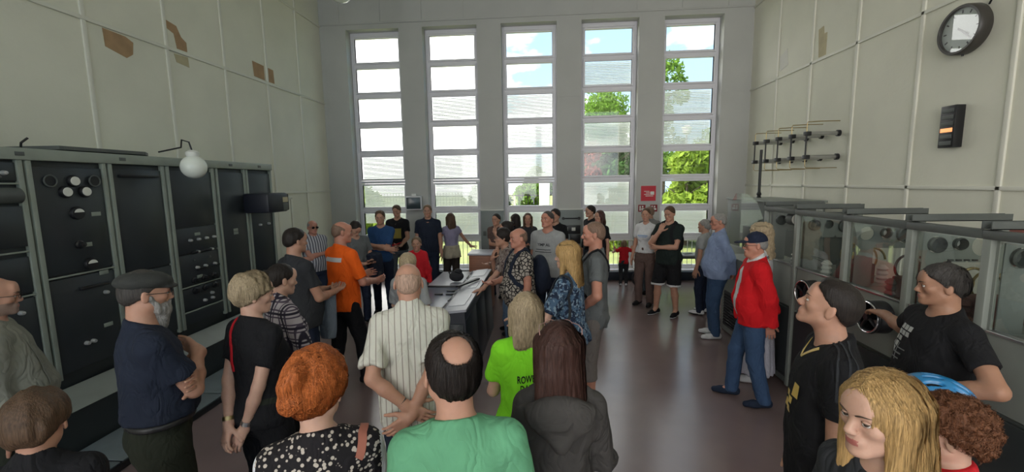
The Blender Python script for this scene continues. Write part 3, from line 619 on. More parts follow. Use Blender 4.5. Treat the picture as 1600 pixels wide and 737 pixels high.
# ------------------------------------------------------------------ people: bodies as one smooth surface from a distance field
BIG = 1.0
def hash3(i, j, k, seed):
    h = (i*374761393 + j*668265263 + k*1274126177 + seed*974711) & 0xffffffff
    h = ((h ^ (h >> 13))*1274126177) & 0xffffffff
    return ((h ^ (h >> 16)) & 0xffff).astype(np.float32)/65535.0
def vnoise(P, seed=0):
    F = np.floor(P); I = F.astype(np.int64); f = (P-F).astype(np.float32); f = f*f*(3-2*f)
    r = 0
    for a in (0, 1):
        for b in (0, 1):
            for c in (0, 1):
                w_ = (f[..., 0] if a else 1-f[..., 0])*(f[..., 1] if b else 1-f[..., 1])*(f[..., 2] if c else 1-f[..., 2])
                r = r + w_*hash3(I[..., 0]+a, I[..., 1]+b, I[..., 2]+c, seed)
    return r*2-1
class Pr:  # a shape: distance function, bounds
    def __init__(s, f, lo, hi): s.f = f; s.lo = np.array(lo, float); s.hi = np.array(hi, float)
def rc(a, b, ra, rb):
    a = np.array(a, float); b = np.array(b, float); ba = b-a; l2 = max(ba @ ba, 1e-9)
    def f(P):
        pa = P-a; t = np.clip((pa @ ba)/l2, 0, 1); d = pa - t[..., None]*ba
        return np.sqrt((d*d).sum(-1)) - (ra+(rb-ra)*t)
    m = max(ra, rb)
    return Pr(f, np.minimum(a, b)-m, np.maximum(a, b)+m)
def el(c, r, R=None):
    c = np.array(c, float); r = np.array(r, float)
    def f(P):
        p = P-c
        if R is not None: p = p @ R
        k0 = np.sqrt(((p/r)**2).sum(-1)); k1 = np.sqrt(((p/(r*r))**2).sum(-1))+1e-9
        return k0*(k0-1)/k1
    m = r if R is None else np.full(3, r.max())
    return Pr(f, c-m, c+m)
def loft(sl, pw=2.3):  # slices (z, halfwidth, halfdepth, cy)
    sl = sorted(sl); z = np.array([s[0] for s in sl]); W = np.array([s[1] for s in sl]); D = np.array([s[2] for s in sl]); C = np.array([s[3] for s in sl])
    def f(P):
        zz = P[..., 2]; w_ = np.interp(zz, z, W); d_ = np.interp(zz, z, D); c_ = np.interp(zz, z, C)
        x = np.abs(P[..., 0])/w_; y = np.abs(P[..., 1]-c_)/d_
        q = (x**pw+y**pw+1e-9)**(1/pw); k1 = np.sqrt((x/w_)**2+(y/d_)**2)+1e-6
        d = (q-1)*q/k1
        return np.maximum(d, np.maximum(z[0]-zz, zz-z[-1]))
    return Pr(f, (-W.max(), (C-D).min(), z[0]), (W.max(), (C+D).max(), z[-1]))
def plane(n, o):  # inside where (p-o).n < 0
    n = np.array(n, float); n /= np.linalg.norm(n); o = np.array(o, float)
    return Pr(lambda P: (P-o) @ n, (-9,)*3, (9,)*3)
class XF:
    def __init__(s, c, R=None, sc=1.0): s.c = np.array(c, float); s.R = np.eye(3) if R is None else np.array(R, float); s.s = sc
    def pt(s, p): return s.c + s.s*(s.R @ np.array(p, float))
    def vec(s, p): return s.R @ np.array(p, float)
    def inv(s, P): return ((P-s.c) @ s.R)/s.s
    def __call__(s, pr):
        c = np.array([s.pt((x, y, z)) for x in (pr.lo[0], pr.hi[0]) for y in (pr.lo[1], pr.hi[1]) for z in (pr.lo[2], pr.hi[2])])
        return Pr(lambda P: pr.f(s.inv(P))*s.s, c.min(0), c.max(0))
def rot(ax, deg): return np.array(Matrix.Rotation(math.radians(deg), 3, ax))
def maxed(a, *others): return Pr(lambda P: np.maximum.reduce([a.f(P)]+[o.f(P) for o in others]), a.lo, a.hi)
def sm(a, b, k):
    if k <= 0: return np.minimum(a, b)
    h = np.clip(.5+.5*(b-a)/k, 0, 1); return b+(a-b)*h-k*h*(1-h)
class Field(list):
    def u(s, pr, k=.02): s.append(('u', pr, k)); return s
    def sub(s, pr, k=.005): s.append(('s', pr, k)); return s
    def cut(s, pr): s.append(('c', pr, 0)); return s       # keep inside
    def noise(s, fn): s.append(('n', fn, 0)); return s
    def bounds(s, m=.015):
        lo = np.min([o[1].lo for o in s if o[0] == 'u'], 0)-m; hi = np.max([o[1].hi for o in s if o[0] == 'u'], 0)+m; return lo, hi
    def at(s, P):
        D = np.full(P.shape[:-1], BIG, np.float32)
        for op, pr, k in s:
            if op == 'u': D = sm(D, pr.f(P), k)
            elif op == 's': D = -sm(-D, pr.f(P), k)
            elif op == 'c': D = np.maximum(D, pr.f(P))
            elif op == 'n': D = D + pr(P)
        return D
    def grid(s, lo, hi, h):
        n = np.maximum(np.ceil((hi-lo)/h).astype(int)+1, 4); ax = [lo[i]+h*np.arange(n[i]) for i in range(3)]
        D = np.full(n, BIG, np.float32)
        for op, pr, k in s:
            if op in 'us':
                m = k+.03
                i0 = np.clip(np.floor((pr.lo-m-lo)/h).astype(int), 0, n); i1 = np.clip(np.ceil((pr.hi+m-lo)/h).astype(int)+1, 0, n)
                if (i1 <= i0).any(): continue
            else: i0 = np.zeros(3, int); i1 = n
            sl = tuple(slice(a, b) for a, b in zip(i0, i1))
            P = np.stack(np.meshgrid(*[ax[i][sl[i]] for i in range(3)], indexing='ij'), -1)
            if op == 'u': D[sl] = sm(D[sl], pr.f(P), k)
            elif op == 's': D[sl] = -sm(-D[sl], pr.f(P), k)
            elif op == 'c': D[sl] = np.maximum(D[sl], pr.f(P))
            else:
                near = np.abs(D) < .05; v = P[near]
                if len(v): D[near] += pr(v)
        return D
def nets(D, lo, h, relax=1):
    S = D < 0; nx, ny, nz_ = D.shape
    c = [S[a:nx-1+a, b:ny-1+b, d:nz_-1+d] for a in (0, 1) for b in (0, 1) for d in (0, 1)]
    anyi = c[0].copy(); alli = c[0].copy()
    for q in c[1:]: anyi |= q; alli &= q
    act = anyi & ~alli; I = np.argwhere(act)
    if len(I) == 0: return np.zeros((0, 3)), np.zeros((0, 4), int)
    idx = np.full(act.shape, -1, np.int64); idx[act] = np.arange(len(I))
    off = [(a, b, d) for a in (0, 1) for b in (0, 1) for d in (0, 1)]
    V = np.stack([D[I[:, 0]+a, I[:, 1]+b, I[:, 2]+d] for a, b, d in off], 1)
    pos = np.zeros((len(I), 3)); cnt = np.zeros(len(I))
    for i in range(8):
        for j in range(i+1, 8):
            da = np.array(off[j])-np.array(off[i])
            if np.abs(da).sum() != 1: continue
            a_, b_ = V[:, i], V[:, j]; m = (a_ < 0) != (b_ < 0)
            t = np.zeros(len(I)); t[m] = a_[m]/(a_[m]-b_[m])
            pos[m] += (np.array(off[i])+t[:, None]*da)[m]; cnt[m] += 1
    vs = lo + h*(I+pos/cnt[:, None])
    Fs = []
    for ax in range(3):
        o1, o2 = (ax+1) % 3, (ax+2) % 3
        sl0 = [slice(None)]*3; sl1 = [slice(None)]*3; sl0[ax] = slice(0, -1); sl1[ax] = slice(1, None)
        A = S[tuple(sl0)]; B = S[tuple(sl1)]; ch = A != B
        e = np.argwhere(ch); e = e[(e[:, o1] > 0) & (e[:, o2] > 0) & (e[:, o1] < D.shape[o1]-1) & (e[:, o2] < D.shape[o2]-1)]
        if len(e) == 0: continue
        ins = A[tuple(e.T)]
        q = []
        for u_, v_ in ((1, 1), (0, 1), (0, 0), (1, 0)):
            t = e.copy(); t[:, o1] -= u_; t[:, o2] -= v_; q.append(idx[tuple(t.T)])
        q = np.stack(q, 1); q[~ins] = q[~ins][:, ::-1]; Fs.append(q)
    Fc = np.concatenate(Fs)
    for _ in range(relax):
        s_ = np.zeros_like(vs); n_ = np.zeros(len(vs))
        for a, b in ((0, 1), (1, 2), (2, 3), (3, 0)):
            for p, q in ((a, b), (b, a)):
                for x in range(3): s_[:, x] += np.bincount(Fc[:, p], vs[Fc[:, q], x], len(vs))
                n_ += np.bincount(Fc[:, p], minlength=len(vs))
        m = n_ > 0; vs[m] = .5*vs[m]+.5*s_[m]/n_[m][:, None]
    return vs, Fc
def mesh_obj(name, vs, fs, mats, parent, mi=None):
    me = bpy.data.meshes.new(name); n = len(fs)
    me.vertices.add(len(vs)); me.vertices.foreach_set('co', np.ascontiguousarray(vs, np.float32).ravel())
    k = fs.shape[1]; me.loops.add(n*k); me.loops.foreach_set('vertex_index', fs.astype(np.int32).ravel())
    me.polygons.add(n); me.polygons.foreach_set('loop_start', np.arange(0, n*k, k, dtype=np.int32))
    for m in mats: me.materials.append(m)
    if mi is not None: me.polygons.foreach_set('material_index', mi.astype(np.int32))
    me.update(calc_edges=True); me.shade_smooth()
    o = bpy.data.objects.new(name, me); col.objects.link(o); o.parent = parent
    return o
def mesh_field(F, name, mats, parent, h, matfn=None, box=None, relax=1):
    lo, hi = F.bounds() if box is None else box
    D = F.grid(lo, hi, h); vs, fs = nets(D, lo, h, relax)
    if len(fs) == 0: return None
    mi = matfn(vs[fs].mean(1)) if matfn else None
    return mesh_obj(name, vs, fs, mats, parent, mi)
# ---- person materials
def skin_mat(name, c): return mat(name, c, .48, spec=.35, sss=.12, bump=.06, bscale=220, var=.06, vscale=25)
SK = {'fair': skin_mat('skin_fair', (.60, .36, .27)), 'mid': skin_mat('skin_mid', (.50, .27, .19)), 'ruddy': skin_mat('skin_ruddy', (.52, .24, .17)), 'tan': skin_mat('skin_tan', (.38, .20, .13))}
M_lip = mat('lip', (.42, .14, .12), .4); M_brow = mat('brow_dark', (.07, .045, .03), .8); M_sclera = mat('eye_white', (.62, .60, .57), .25); M_iris = mat('iris_brown', (.06, .04, .03), .2)
def hair_mat(name, c, st=(1, 1, .08)):
    if name in MATS: return MATS[name]
    m = mat(name, c, .52, spec=.25, var=.42, vscale=230, bump=.35, bscale=260, stretch=st); return m
def fabric(name, c, rough=.85, bs=350, var=.08):
    if name in MATS: return MATS[name]
    m = mat(name, c, rough, spec=.2, bump=.12, bscale=bs, var=var, vscale=9); creases(m); return m
def creases(m):
    t = m.node_tree; b = t.nodes['Principled BSDF']; l = b.inputs['Normal'].links[0].from_node; c = t.nodes.new('ShaderNodeTexCoord'); mp_ = t.nodes.new('ShaderNodeMapping'); mp_.inputs['Scale'].default_value = (1, 1, .6); mp_.inputs['Rotation'].default_value = (.3, .5, 0)
    n = t.nodes.new('ShaderNodeTexNoise'); n.inputs['Scale'].default_value = 11; n.inputs['Detail'].default_value = 2; n.inputs['Distortion'].default_value = 1.2; t.links.new(c.outputs['Object'], mp_.inputs[0]); t.links.new(mp_.outputs[0], n.inputs['Vector'])
    a = t.nodes.new('ShaderNodeMath'); a.operation = 'SUBTRACT'; a.inputs[1].default_value = .5; t.links.new(n.outputs['Fac'], a.inputs[0]); a2 = t.nodes.new('ShaderNodeMath'); a2.operation = 'ABSOLUTE'; t.links.new(a.outputs[0], a2.inputs[0])
    q = t.nodes.new('ShaderNodeBump'); q.inputs['Strength'].default_value = .55; q.inputs['Distance'].default_value = .05; t.links.new(a2.outputs[0], q.inputs['Height']); t.links.new(q.outputs[0], l.inputs['Normal'])
def pattern(name, base, other, kind, scale=20, width=.2, third=None, rough=.85):
    if name in MATS: return MATS[name]
    m = bpy.data.materials.new(name); m.use_nodes = True; t = m.node_tree; b = t.nodes['Principled BSDF']; b.inputs['Roughness'].default_value = rough; b.inputs['Specular IOR Level'].default_value = .2
    def n(ty, **k):
        x = t.nodes.new(ty)
        for a, v in k.items(): setattr(x, a, v)
        return x
    L = t.links.new; c = n('ShaderNodeTexCoord').outputs['Object']
    def mix(fac, a, bb):
        x = n('ShaderNodeMix', data_type='RGBA'); L(fac, x.inputs[0])
        for q, s in ((a, 6), (bb, 7)):
            if isinstance(q, tuple): x.inputs[s].default_value = (*q, 1)
            else: L(q, x.inputs[s])
        return x.outputs[2]
    def thr(o, lo, hi):
        r = n('ShaderNodeMapRange'); L(o, r.inputs[0]); r.inputs[1].default_value = lo; r.inputs[2].default_value = hi; return r.outputs[0]
    def wave(axis, sc, dist=0):
        w_ = n('ShaderNodeTexWave', bands_direction=axis); L(c, w_.inputs[0]); w_.inputs['Scale'].default_value = sc; w_.inputs['Distortion'].default_value = dist; w_.inputs['Detail Scale'].default_value = 1; return w_.outputs['Fac']
    if kind == 'stripes':
        f = thr(wave('X', scale), 1-width, 1-width+.1); o = mix(f, base, other)
    elif kind == 'hstripes':
        f = thr(wave('Z', scale), 1-width, 1-width+.1); o = mix(f, base, other)
    elif kind == 'plaid':
        o = mix(thr(wave('X', scale, .6), .86, .93), base, other); o = mix(thr(wave('Z', scale, .6), .86, .93), o, other)
        d = mix(thr(wave('X', scale*.5, .6), .9, .96), o, third or other); o = mix(thr(wave('Z', scale*.5, .6), .9, .96), d, third or other)
    elif kind == 'spots':
        v = n('ShaderNodeTexVoronoi'); L(c, v.inputs['Vector']); v.inputs['Scale'].default_value = scale
        o = mix(thr(v.outputs['Distance'], width, width+.06), other, base)
        if third:
            v2 = n('ShaderNodeTexVoronoi'); L(c, v2.inputs['Vector']); v2.inputs['Scale'].default_value = scale*.55; o = mix(thr(v2.outputs['Distance'], .22, .27), third, o)
    elif kind == 'cracks':
        v = n('ShaderNodeTexVoronoi', feature='DISTANCE_TO_EDGE'); L(c, v.inputs['Vector']); v.inputs['Scale'].default_value = scale; o = mix(thr(v.outputs['Distance'], width, width+.03), other, base)
    elif kind == 'blotch':
        v = n('ShaderNodeTexNoise'); L(c, v.inputs['Vector']); v.inputs['Scale'].default_value = scale; v.inputs['Detail'].default_value = 2; o = mix(thr(v.outputs['Fac'], .5-width*.2, .54), base, other)
        if third:
            v2 = n('ShaderNodeTexNoise'); L(c, v2.inputs['Vector']); v2.inputs['Scale'].default_value = scale*1.7; v2.inputs['Detail'].default_value = 1; o = mix(thr(v2.outputs['Fac'], .56, .60), o, third)
    L(o, b.inputs['Base Color'])
    nn = n('ShaderNodeTexNoise'); L(c, nn.inputs['Vector']); nn.inputs['Scale'].default_value = 300; bp = n('ShaderNodeBump'); bp.inputs['Strength'].default_value = .12; bp.inputs['Distance'].default_value = .01; L(nn.outputs['Fac'], bp.inputs['Height']); L(bp.outputs[0], b.inputs['Normal'])
    creases(m); MATS[name] = m; return m
def nz_(v): v = np.array(v, float); return v/np.linalg.norm(v)
def ik(S, T, l1, l2, pole):
    S, T = np.array(S, float), np.array(T, float); d = T-S; L = np.linalg.norm(d); u = d/L
    if L > (l1+l2)*.995: T = S+u*(l1+l2)*.995; L = (l1+l2)*.995
    a = (l1*l1-l2*l2+L*L)/(2*L); h = math.sqrt(max(l1*l1-a*a, 0)); p = np.array(pole, float); p = nz_(p-u*(p @ u))
    return S+u*a+p*h, T
ARMS = {  # wrist target, elbow pole, palm normal, palm direction or None, curl   (right side, person 1.75 m)
    'down': ((.235, .05, .80), (.4, -1, 0), (-1, 0, 0), None, .35), 'crossed': ((-.10, .235, 1.20), (.9, -.1, -.9), (0, -1, .1), (-1, -.1, .2), .5),
    'crossed2': ((-.14, .18, 1.12), (.9, -.1, -.9), (0, -1, 0), (-1, -.2, .0), .5), 'hip': ((.19, .10, 1.01), (1, -.5, .1), (-.3, -1, 0), (-.5, .3, -.3), .4),
    'back': ((.06, -.19, .93), (1, -.5, -.1), (0, 1, .2), (-.9, -.1, -.4), .6), 'chin': ((.06, .18, 1.37), (.5, .3, -1), (0, -1, 0), (-.3, -.35, 1), 1.1),
    'front': ((.09, .30, 1.12), (.6, -.5, -1), (0, -.3, 1), (-.4, 1, .1), .7), 'pocket': ((.20, .06, .93), (1, -.6, 0), (-1, 0, 0), (0, .3, -1), .5),
}
def mirror(v): return None if v is None else (-v[0], v[1], v[2])
def hand(F, w_, d, n, curl, side, s=1.0, fingers=True):
    # w_ wrist, d palm direction, n palm normal (side the fingers curl to), side +1 right
    d = nz_(d); n = np.array(n, float); n = nz_(n-d*(n @ d)); t = np.cross(d, n)*(1 if side > 0 else -1)*-1  # towards the thumb
    P = lambda a, b, c: w_+d*a*s+t*b*s+n*c*s
    F.u(rc(P(-.02, 0, 0), P(.015, 0, 0), .026*s, .024*s), .02)
    for b in (-.03, -.01, .011, .029): F.u(rc(P(.01, b*.5, 0), P(.085-abs(b)*.2, b, 0), .0155*s, .0115*s), .012)
    spec = [(-.031, .052, .0078), (-.0105, .070, .0086), (.010, .077, .009), (.0305, .068, .0088)]
    for i, (b, L, r) in enumerate(spec):
        p = P(.085-abs(b)*.25, b, 0); a = .25*curl; q = d+t*b*1.5
        for seg, fr in enumerate((.45, .31, .24)):
            dr = nz_(q)*math.cos(a)+n*math.sin(a); p2 = p+dr*L*fr*s; F.u(rc(p, p2, r*s*(1-.08*seg), r*s*(.93-.08*seg)), .004); p = p2; a += .55*curl
    p = P(.02, .026, .006); dr = nz_(d*.7+t*.75+n*(.25+.25*curl)); p2 = p+dr*.042*s; F.u(rc(p, p2, .0145*s, .0115*s), .012)
    dr = nz_(d*.9+t*.35+n*(.25+.4*curl)); p3 = p2+dr*.032*s; F.u(rc(p2, p3, .0112*s, .0098*s), .005); p4 = p3+nz_(dr+n*.2*curl)*.024*s; F.u(rc(p3, p4, .0098*s, .0082*s), .004)
    return P
def head_prims(F, X, sex='m', jaw=1.0, fat=1.0, nose=1.0, sub=True):
    F.u(X(el((0, -.014, .034), (.074*fat**.4, .094, .086))), .02)
    F.u(X(el((0, .020, -.018), (.057*fat, .062, .082))), .03)
    jw = (.047 if sex == 'm' else .041)*fat*jaw
    for s_ in (-1, 1):
        F.u(X(rc((s_*jw, .005, -.052), (s_*.018, .066, -.090), .020*fat, .017*fat)), .025)
        F.u(X(el((s_*.040, .056, -.014), (.021, .023, .020))), .02)
    F.u(X(el((0, .074, -.092), (.021 if sex == 'm' else .016, .017, .016))), .016)
    if fat > 1.08: F.u(X(el((0, .045, -.10), (.045, .04, .03))), .02)
    F.u(X(rc((-.030, .076, .020), (.030, .076, .020), .011 if sex == 'm' else .009, .011 if sex == 'm' else .009)), .02)
    F.u(X(el((0, .075, .05), (.045, .018, .035))), .03)
    if sub:
        for s_ in (-1, 1): F.sub(X(el((s_*.031, .098, .004), (.018, .016, .0115))), .014)
    F.u(X(rc((0, .080, .012), (0, .1015*(.9+.1*nose), -.026), .0085, .0122*nose)), .010)
    for s_ in (-1, 1): F.u(X(el((s_*.0105, .094, -.032), (.0085, .0095, .0075))), .005)
    F.u(X(el((0, .079, -.060), (.028, .014, .019))), .012)
    F.u(X(el((0, .0885, -.0560), (.021, .0072, .0046))), .005); F.u(X(el((0, .0870, -.0660), (.018, .0078, .0052))), .005)
    F.sub(X(rc((-.022, .0965, -.0608), (.022, .0965, -.0608), .0024, .0024)), .003)
    for s_ in (-1, 1):
        R = rot('Z', s_*18) @ rot('Y', s_*-6)
        F.u(X(el((s_*.078*fat**.4, -.012, -.004), (.009, .019, .033), R)), .006); F.sub(X(el((s_*.089*fat**.4, -.006, -.002), (.006, .010, .020), R)), .003)
def head_mats(X, brow=True, lips=True, stub=False, browm=2):
    def fn(C):
        p = X.inv(C); mi = np.zeros(len(C), int)
        if stub: mi[(p[:, 1] > .0) & (p[:, 2] < -.035) & (p[:, 2] > -.115) & (np.abs(p[:, 0]) < .075) & ~((np.abs(p[:, 0]) < .02) & (p[:, 2] > -.045))] = 3
        if lips:
            for zc, hz in ((-.0565, .0040), (-.0655, .0048)): mi[(((p[:, 0]/.0215)**2+((p[:, 2]-zc)/hz)**2) < 1) & (p[:, 1] > .068)] = 1
        return mi
    return fn
def strands(F, name, parent, mats, seeds, flow, n=14, step=.018, w=.0022, lift=.002, jit=.25, seed=1):
    """thin tapering ribbons of hair lying along the surface of field F"""
    rng = np.random.default_rng(seed); P = seeds.copy(); path = []
    def grad(P):
        e = .004; g = np.stack([F.at(P+np.array(v)*e)-F.at(P-np.array(v)*e) for v in ((1, 0, 0), (0, 1, 0), (0, 0, 1))], -1); return g/(np.linalg.norm(g, axis=-1, keepdims=True)+1e-9)
    jt = rng.normal(size=P.shape)*jit; lf = lift*rng.uniform(.3, 2.2, len(P))
    for i in range(n):
        g = grad(P); d = F.at(P)[:, None]; P = P-g*np.clip(d-lf[:, None], -.02, .02)
        t = flow(P)+jt; t = t-g*(t*g).sum(-1, keepdims=True); t /= (np.linalg.norm(t, axis=-1, keepdims=True)+1e-9)
        path.append((P.copy(), np.cross(t, g), g)); P = P+t*step
        if jit > .5: jt = jt+rng.normal(size=P.shape)*jit
    k = len(path); N_ = len(seeds); vs = np.zeros((N_, k, 2, 3))
    for i, (p, s_, g) in enumerate(path):
        ww = w*(1-(i/(k-1))**2*.85)
        vs[:, i, 0] = p-s_*ww; vs[:, i, 1] = p+s_*ww+g*w*.5
    base = (np.arange(N_)*k*2)[:, None]; i = np.arange(k-1)[None, :]
    f = np.stack([base+i*2, base+i*2+1, base+i*2+3, base+i*2+2], -1).reshape(-1, 4)
    return vs.reshape(-1, 3), f
def torso_slices(sex, bulk, belly, extra=0.0, hemz=None, loose=0.0):
    if sex == 'm': S = [(.84, .165, .112, -.005), (.92, .172, .118, -.01), (1.0, .163, .115, .0), (1.08, .155, .112, .005), (1.18, .162, .115, .005), (1.28, .176, .120, .0), (1.36, .180, .115, -.005), (1.42, .162, .092, -.012), (1.46, .10, .068, -.015), (1.49, .055, .05, -.012)]
    elif sex == 'f': S = [(.84, .172, .118, -.01), (.92, .180, .122, -.015), (1.0, .160, .108, -.005), (1.08, .134, .096, .0), (1.18, .138, .098, .0), (1.28, .152, .105, -.002), (1.36, .156, .100, -.008), (1.42, .142, .082, -.012), (1.46, .085, .06, -.015), (1.49, .046, .045, -.012)]
    else: S = [(.84, .165, .12, 0), (.92, .165, .12, 0), (1.0, .155, .118, 0), (1.1, .15, .115, .005), (1.2, .152, .11, 0), (1.3, .155, .105, 0), (1.38, .155, .098, -.005), (1.42, .14, .08, -.01), (1.46, .085, .06, -.01), (1.49, .05, .05, -.01)]
    out = []
    for z, a, b, c in S:
        g = belly*math.exp(-((z-1.05)/.13)**2); lw = loose*max(0, min(1, (1.32-z)/.25))
        out.append((z, a*.94*bulk+extra+lw+g*.35, b*bulk+extra+lw+g*.6, c+g*.45))
    return out
PEOPLE = []
def person(name, label, x, y, H, face, sex='m', bulk=1.0, belly=0.0, head=(0, 0, 0), lean=(0, 0), armR='down', armL='down', skin='fair',
           top=None, bottom=None, shoe=None, hair=None, fat=1.0, jaw=1.0, nose=1.0, stub=False, legs=None, group=None, dist=None, brow=M_brow, extra=None, hs=1.0, eyes=True, kid=False, turn=0, gaze=(0, 0)):
    """x, y: where the head stands over the floor; face: heading, 0 looks at the window wall, +90 to the left racks"""
    s = H/1.75; hsc = (.52+.43*s)*hs
    dist = dist or math.hypot(x, y)
    fine = dist < 2.0; mid = dist < 4.6
    hh = .0042 if fine else (.0055 if mid else .0068); bh = .010 if fine else (.012 if mid else .0145); ch = .008 if fine else (.0105 if mid else .013); fh = .0040 if fine else (.0045 if mid else .0065)
    e = empty(name, (x, y, 0), math.radians(face), label=label, cat='person', group=group)
    # head offset so the head is over (x, y): compute torso lean
    LX, LY = lean  # forward, sideways degrees
    B = XF((0, 0, .92*s)); T = XF(np.array((0, 0, 0)), np.eye(3), s)
    Rt = rot('Z', turn) @ rot('X', -LX) @ rot('Y', LY)
    piv = np.array((0, 0, .92)); 
    T = XF(s*(piv-Rt @ piv), Rt, s)
    hy, hp, hr = head
    Rh = rot('Z', hy) @ rot('X', hp) @ rot('Y', hr)
    HC = T.pt((0, .012, (H-.1235*hsc)/s)); XH = XF(HC, Rh, hsc)
    off = np.array((HC[0], HC[1], 0)); # shift everything so the head is at the origin in x, y
    e.location = Vector((x, y, 0)) - Matrix.Rotation(math.radians(face), 3, 'Z') @ Vector((off[0], off[1], 0))
    hand_s = s*1.1
    l1, l2 = .295*s, .255*s
    sw = {'m': .166, 'f': .146, 'k': .138}[sex]*bulk**.6
    J = {}
    for side, arm in ((1, armR), (-1, armL)):
        a = ARMS[arm] if isinstance(arm, str) else arm
        tg, pole, pn, pd, curl = a
        if side < 0: tg, pole, pn, pd = mirror(tg), mirror(pole), mirror(pn), mirror(pd)
        Sh = T.pt((side*sw, -.01, 1.405)); Wt = T.pt(tg); El, Wt = ik(Sh, Wt, l1, l2, T.vec(pole))
        fd = nz_(Wt-El); pdv = fd if pd is None else nz_(T.vec(pd)); J[side] = (Sh, El, Wt, pdv, T.vec(pn), curl)
    if legs is None: legs = ((.105, .0), (-.105, .0))
    LG = {}
    for side, (fx, fy) in ((1, legs[0]), (-1, legs[1])):
        hip = np.array((side*.092*s*bulk**.5, 0, .90*s)); ank = np.array((fx*s, fy*s, .085*s)); kn, ank = ik(hip, ank, .4145*s, .4045*s, (side*.08, 1, 0)); LG[side] = (hip, kn, ank)
    # ---- body
    Bd = Field(); Bd.u(T(loft([(z, a-.006, b-.006, c) for z, a, b, c in torso_slices(sex, bulk, belly)])), .01)
    nb = T.pt((0, -.022, 1.42)); nt_ = XH.pt((0, -.022, -.055)); nr = (.058 if sex == 'm' else .049 if sex == 'f' else .045)*(bulk**.5)*(fat**.5)*(s+hsc)*.5
    Bd.u(rc(nb, nt_, nr*1.08, nr), .03)
    for side in (1, -1):
        Sh, El, Wt, pdv, pn, curl = J[side]; k = bulk**.7*s*(1 if sex == 'm' else .86)
        Bd.u(rc(T.pt((side*.035, -.02, 1.458)), Sh+T.vec((-side*.01, 0, .008)), .042*k, .05*k), .04)
        Bd.u(rc(Sh, El, .053*k, .040*k), .03); Bd.u(rc(El, El+(Wt-El)*.35, .040*k, .041*k), .015); Bd.u(rc(El+(Wt-El)*.35, Wt, .041*k, .0265*k), .015)
        hip, kn, ank = LG[side]; kl = s*bulk**.6*(1 if sex == 'm' else .97)*(.80 if bottom and bottom.get('type', 'trousers') != 'shorts' else 1.0)
        Bd.u(rc(hip, kn, .085*kl, .055*kl), .03); Bd.u(rc(kn, kn+(ank-kn)*.35+np.array((0, -.012*s, 0)), .050*kl, .056*kl), .02); Bd.u(rc(kn+(ank-kn)*.35+np.array((0, -.012*s, 0)), ank, .054*kl, .036*kl), .02)
        Bd.u(rc(ank, ank+np.array((0, .10*s, -.05*s)), .034*kl, .026*kl), .02)
    if sex == 'f':
        for sd in (1, -1): Bd.u(T(el((sd*.07, .085, 1.265), (.058, .05, .058))), .03)
    hb = {}
    for side in (1, -1):
        Sh, El, Wt, pdv, pn, curl = J[side]; n0 = len(Bd); hand(Bd, Wt, pdv, pn, curl, side, hand_s*(1 if sex == 'm' else .92)); hb[side] = Wt+pdv*.09*s
    head_prims(Bd, XH, sex, jaw, fat, nose)
    V, Fc, MI = [], [], []
    boxes = []
    hlo = XH.c-.135*hsc; hhi = XH.c+.145*hsc; boxes.append((hlo, hhi, hh))
    for side in (1, -1): boxes.append((hb[side]-.115*hand_s, hb[side]+.115*hand_s, fh))
    lo, hi = Bd.bounds(); D = Bd.grid(lo, hi, bh); vs, fs = nets(D, lo, bh); ct = vs[fs].mean(1); keep = np.ones(len(fs), bool)
    for a, b, h_ in boxes: keep &= ~((ct > a+bh*1.7) & (ct < b-bh*1.7)).all(1)
    V.append(vs); Fc.append(fs[keep]); MI.append(np.zeros(keep.sum(), int)); nv = len(vs)
    hm = head_mats(XH, stub=stub)
    for q, (a, b, h_) in enumerate(boxes):
        D = Bd.grid(a, b, h_); vs, fs = nets(D, a, h_)
        if len(fs) == 0: continue
        ct = vs[fs].mean(1)
        if q > 0: # do not double the finer head
            kk = ~((ct > hlo+h_) & (ct < hhi-h_)).all(1)
            if q == 2: kk &= ~((ct > boxes[1][0]+h_) & (ct < boxes[1][1]-h_)).all(1)
            fs = fs[kk]; ct = ct[kk]
        V.append(vs); Fc.append(fs+nv); MI.append(hm(ct) if q == 0 else np.zeros(len(fs), int)); nv += len(vs)
    if eyes:
        gz = np.array((-math.sin(math.radians(gaze[0])), math.cos(math.radians(gaze[0])), math.sin(math.radians(gaze[1])))); gz /= np.linalg.norm(gz)
        def ball(sd, r, keep_fn, mi_fn):
            nonlocal nv
            u_, v_ = np.meshgrid(np.linspace(0, PI, 13), np.linspace(0, 2*PI, 21)[:-1], indexing='ij')
            q = np.stack([np.sin(u_)*np.cos(v_), np.cos(u_), np.sin(u_)*np.sin(v_)], -1).reshape(-1, 3); f = np.array([(i*20+j, i*20+(j+1) % 20, (i+1)*20+(j+1) % 20, (i+1)*20+j) for i in range(12) for j in range(20)])
            c = q[f].mean(1); f = f[keep_fn(c)]; c = c[keep_fn(c)]
            p = XH.c+((q*r+np.array((sd*.031, .0765, .004))) @ XH.R.T)*XH.s
            V.append(p); Fc.append(f+nv); MI.append(mi_fn(c)); nv += len(p)
        for sd in (-1, 1):
            ball(sd, .0114, lambda c: c[:, 1] > -.2, lambda c: np.where(c @ gz > .80, 5, 4))
            ball(sd, .0124, lambda c: (c[:, 1] > -.3) & (c[:, 2]-.12*c[:, 1] > .20), lambda c: np.zeros(len(c), int))
            ball(sd, .0122, lambda c: (c[:, 1] > -.3) & (c[:, 2] < -.42), lambda c: np.zeros(len(c), int))
            pts = [XH.pt((sd*.031+.0132*math.cos(t), .0765+.0125*math.sin(t)*.98, .0070+.001*math.sin(t))) for t in np.linspace(.35, PI-.35, 9)]
            mb = MB().tube(pts, .0009, 5); f = np.array([q for q in mb.f if len(q) == 4]); V.append(np.array(mb.v)); Fc.append(f+nv); MI.append(np.full(len(f), 2)); nv += len(mb.v)
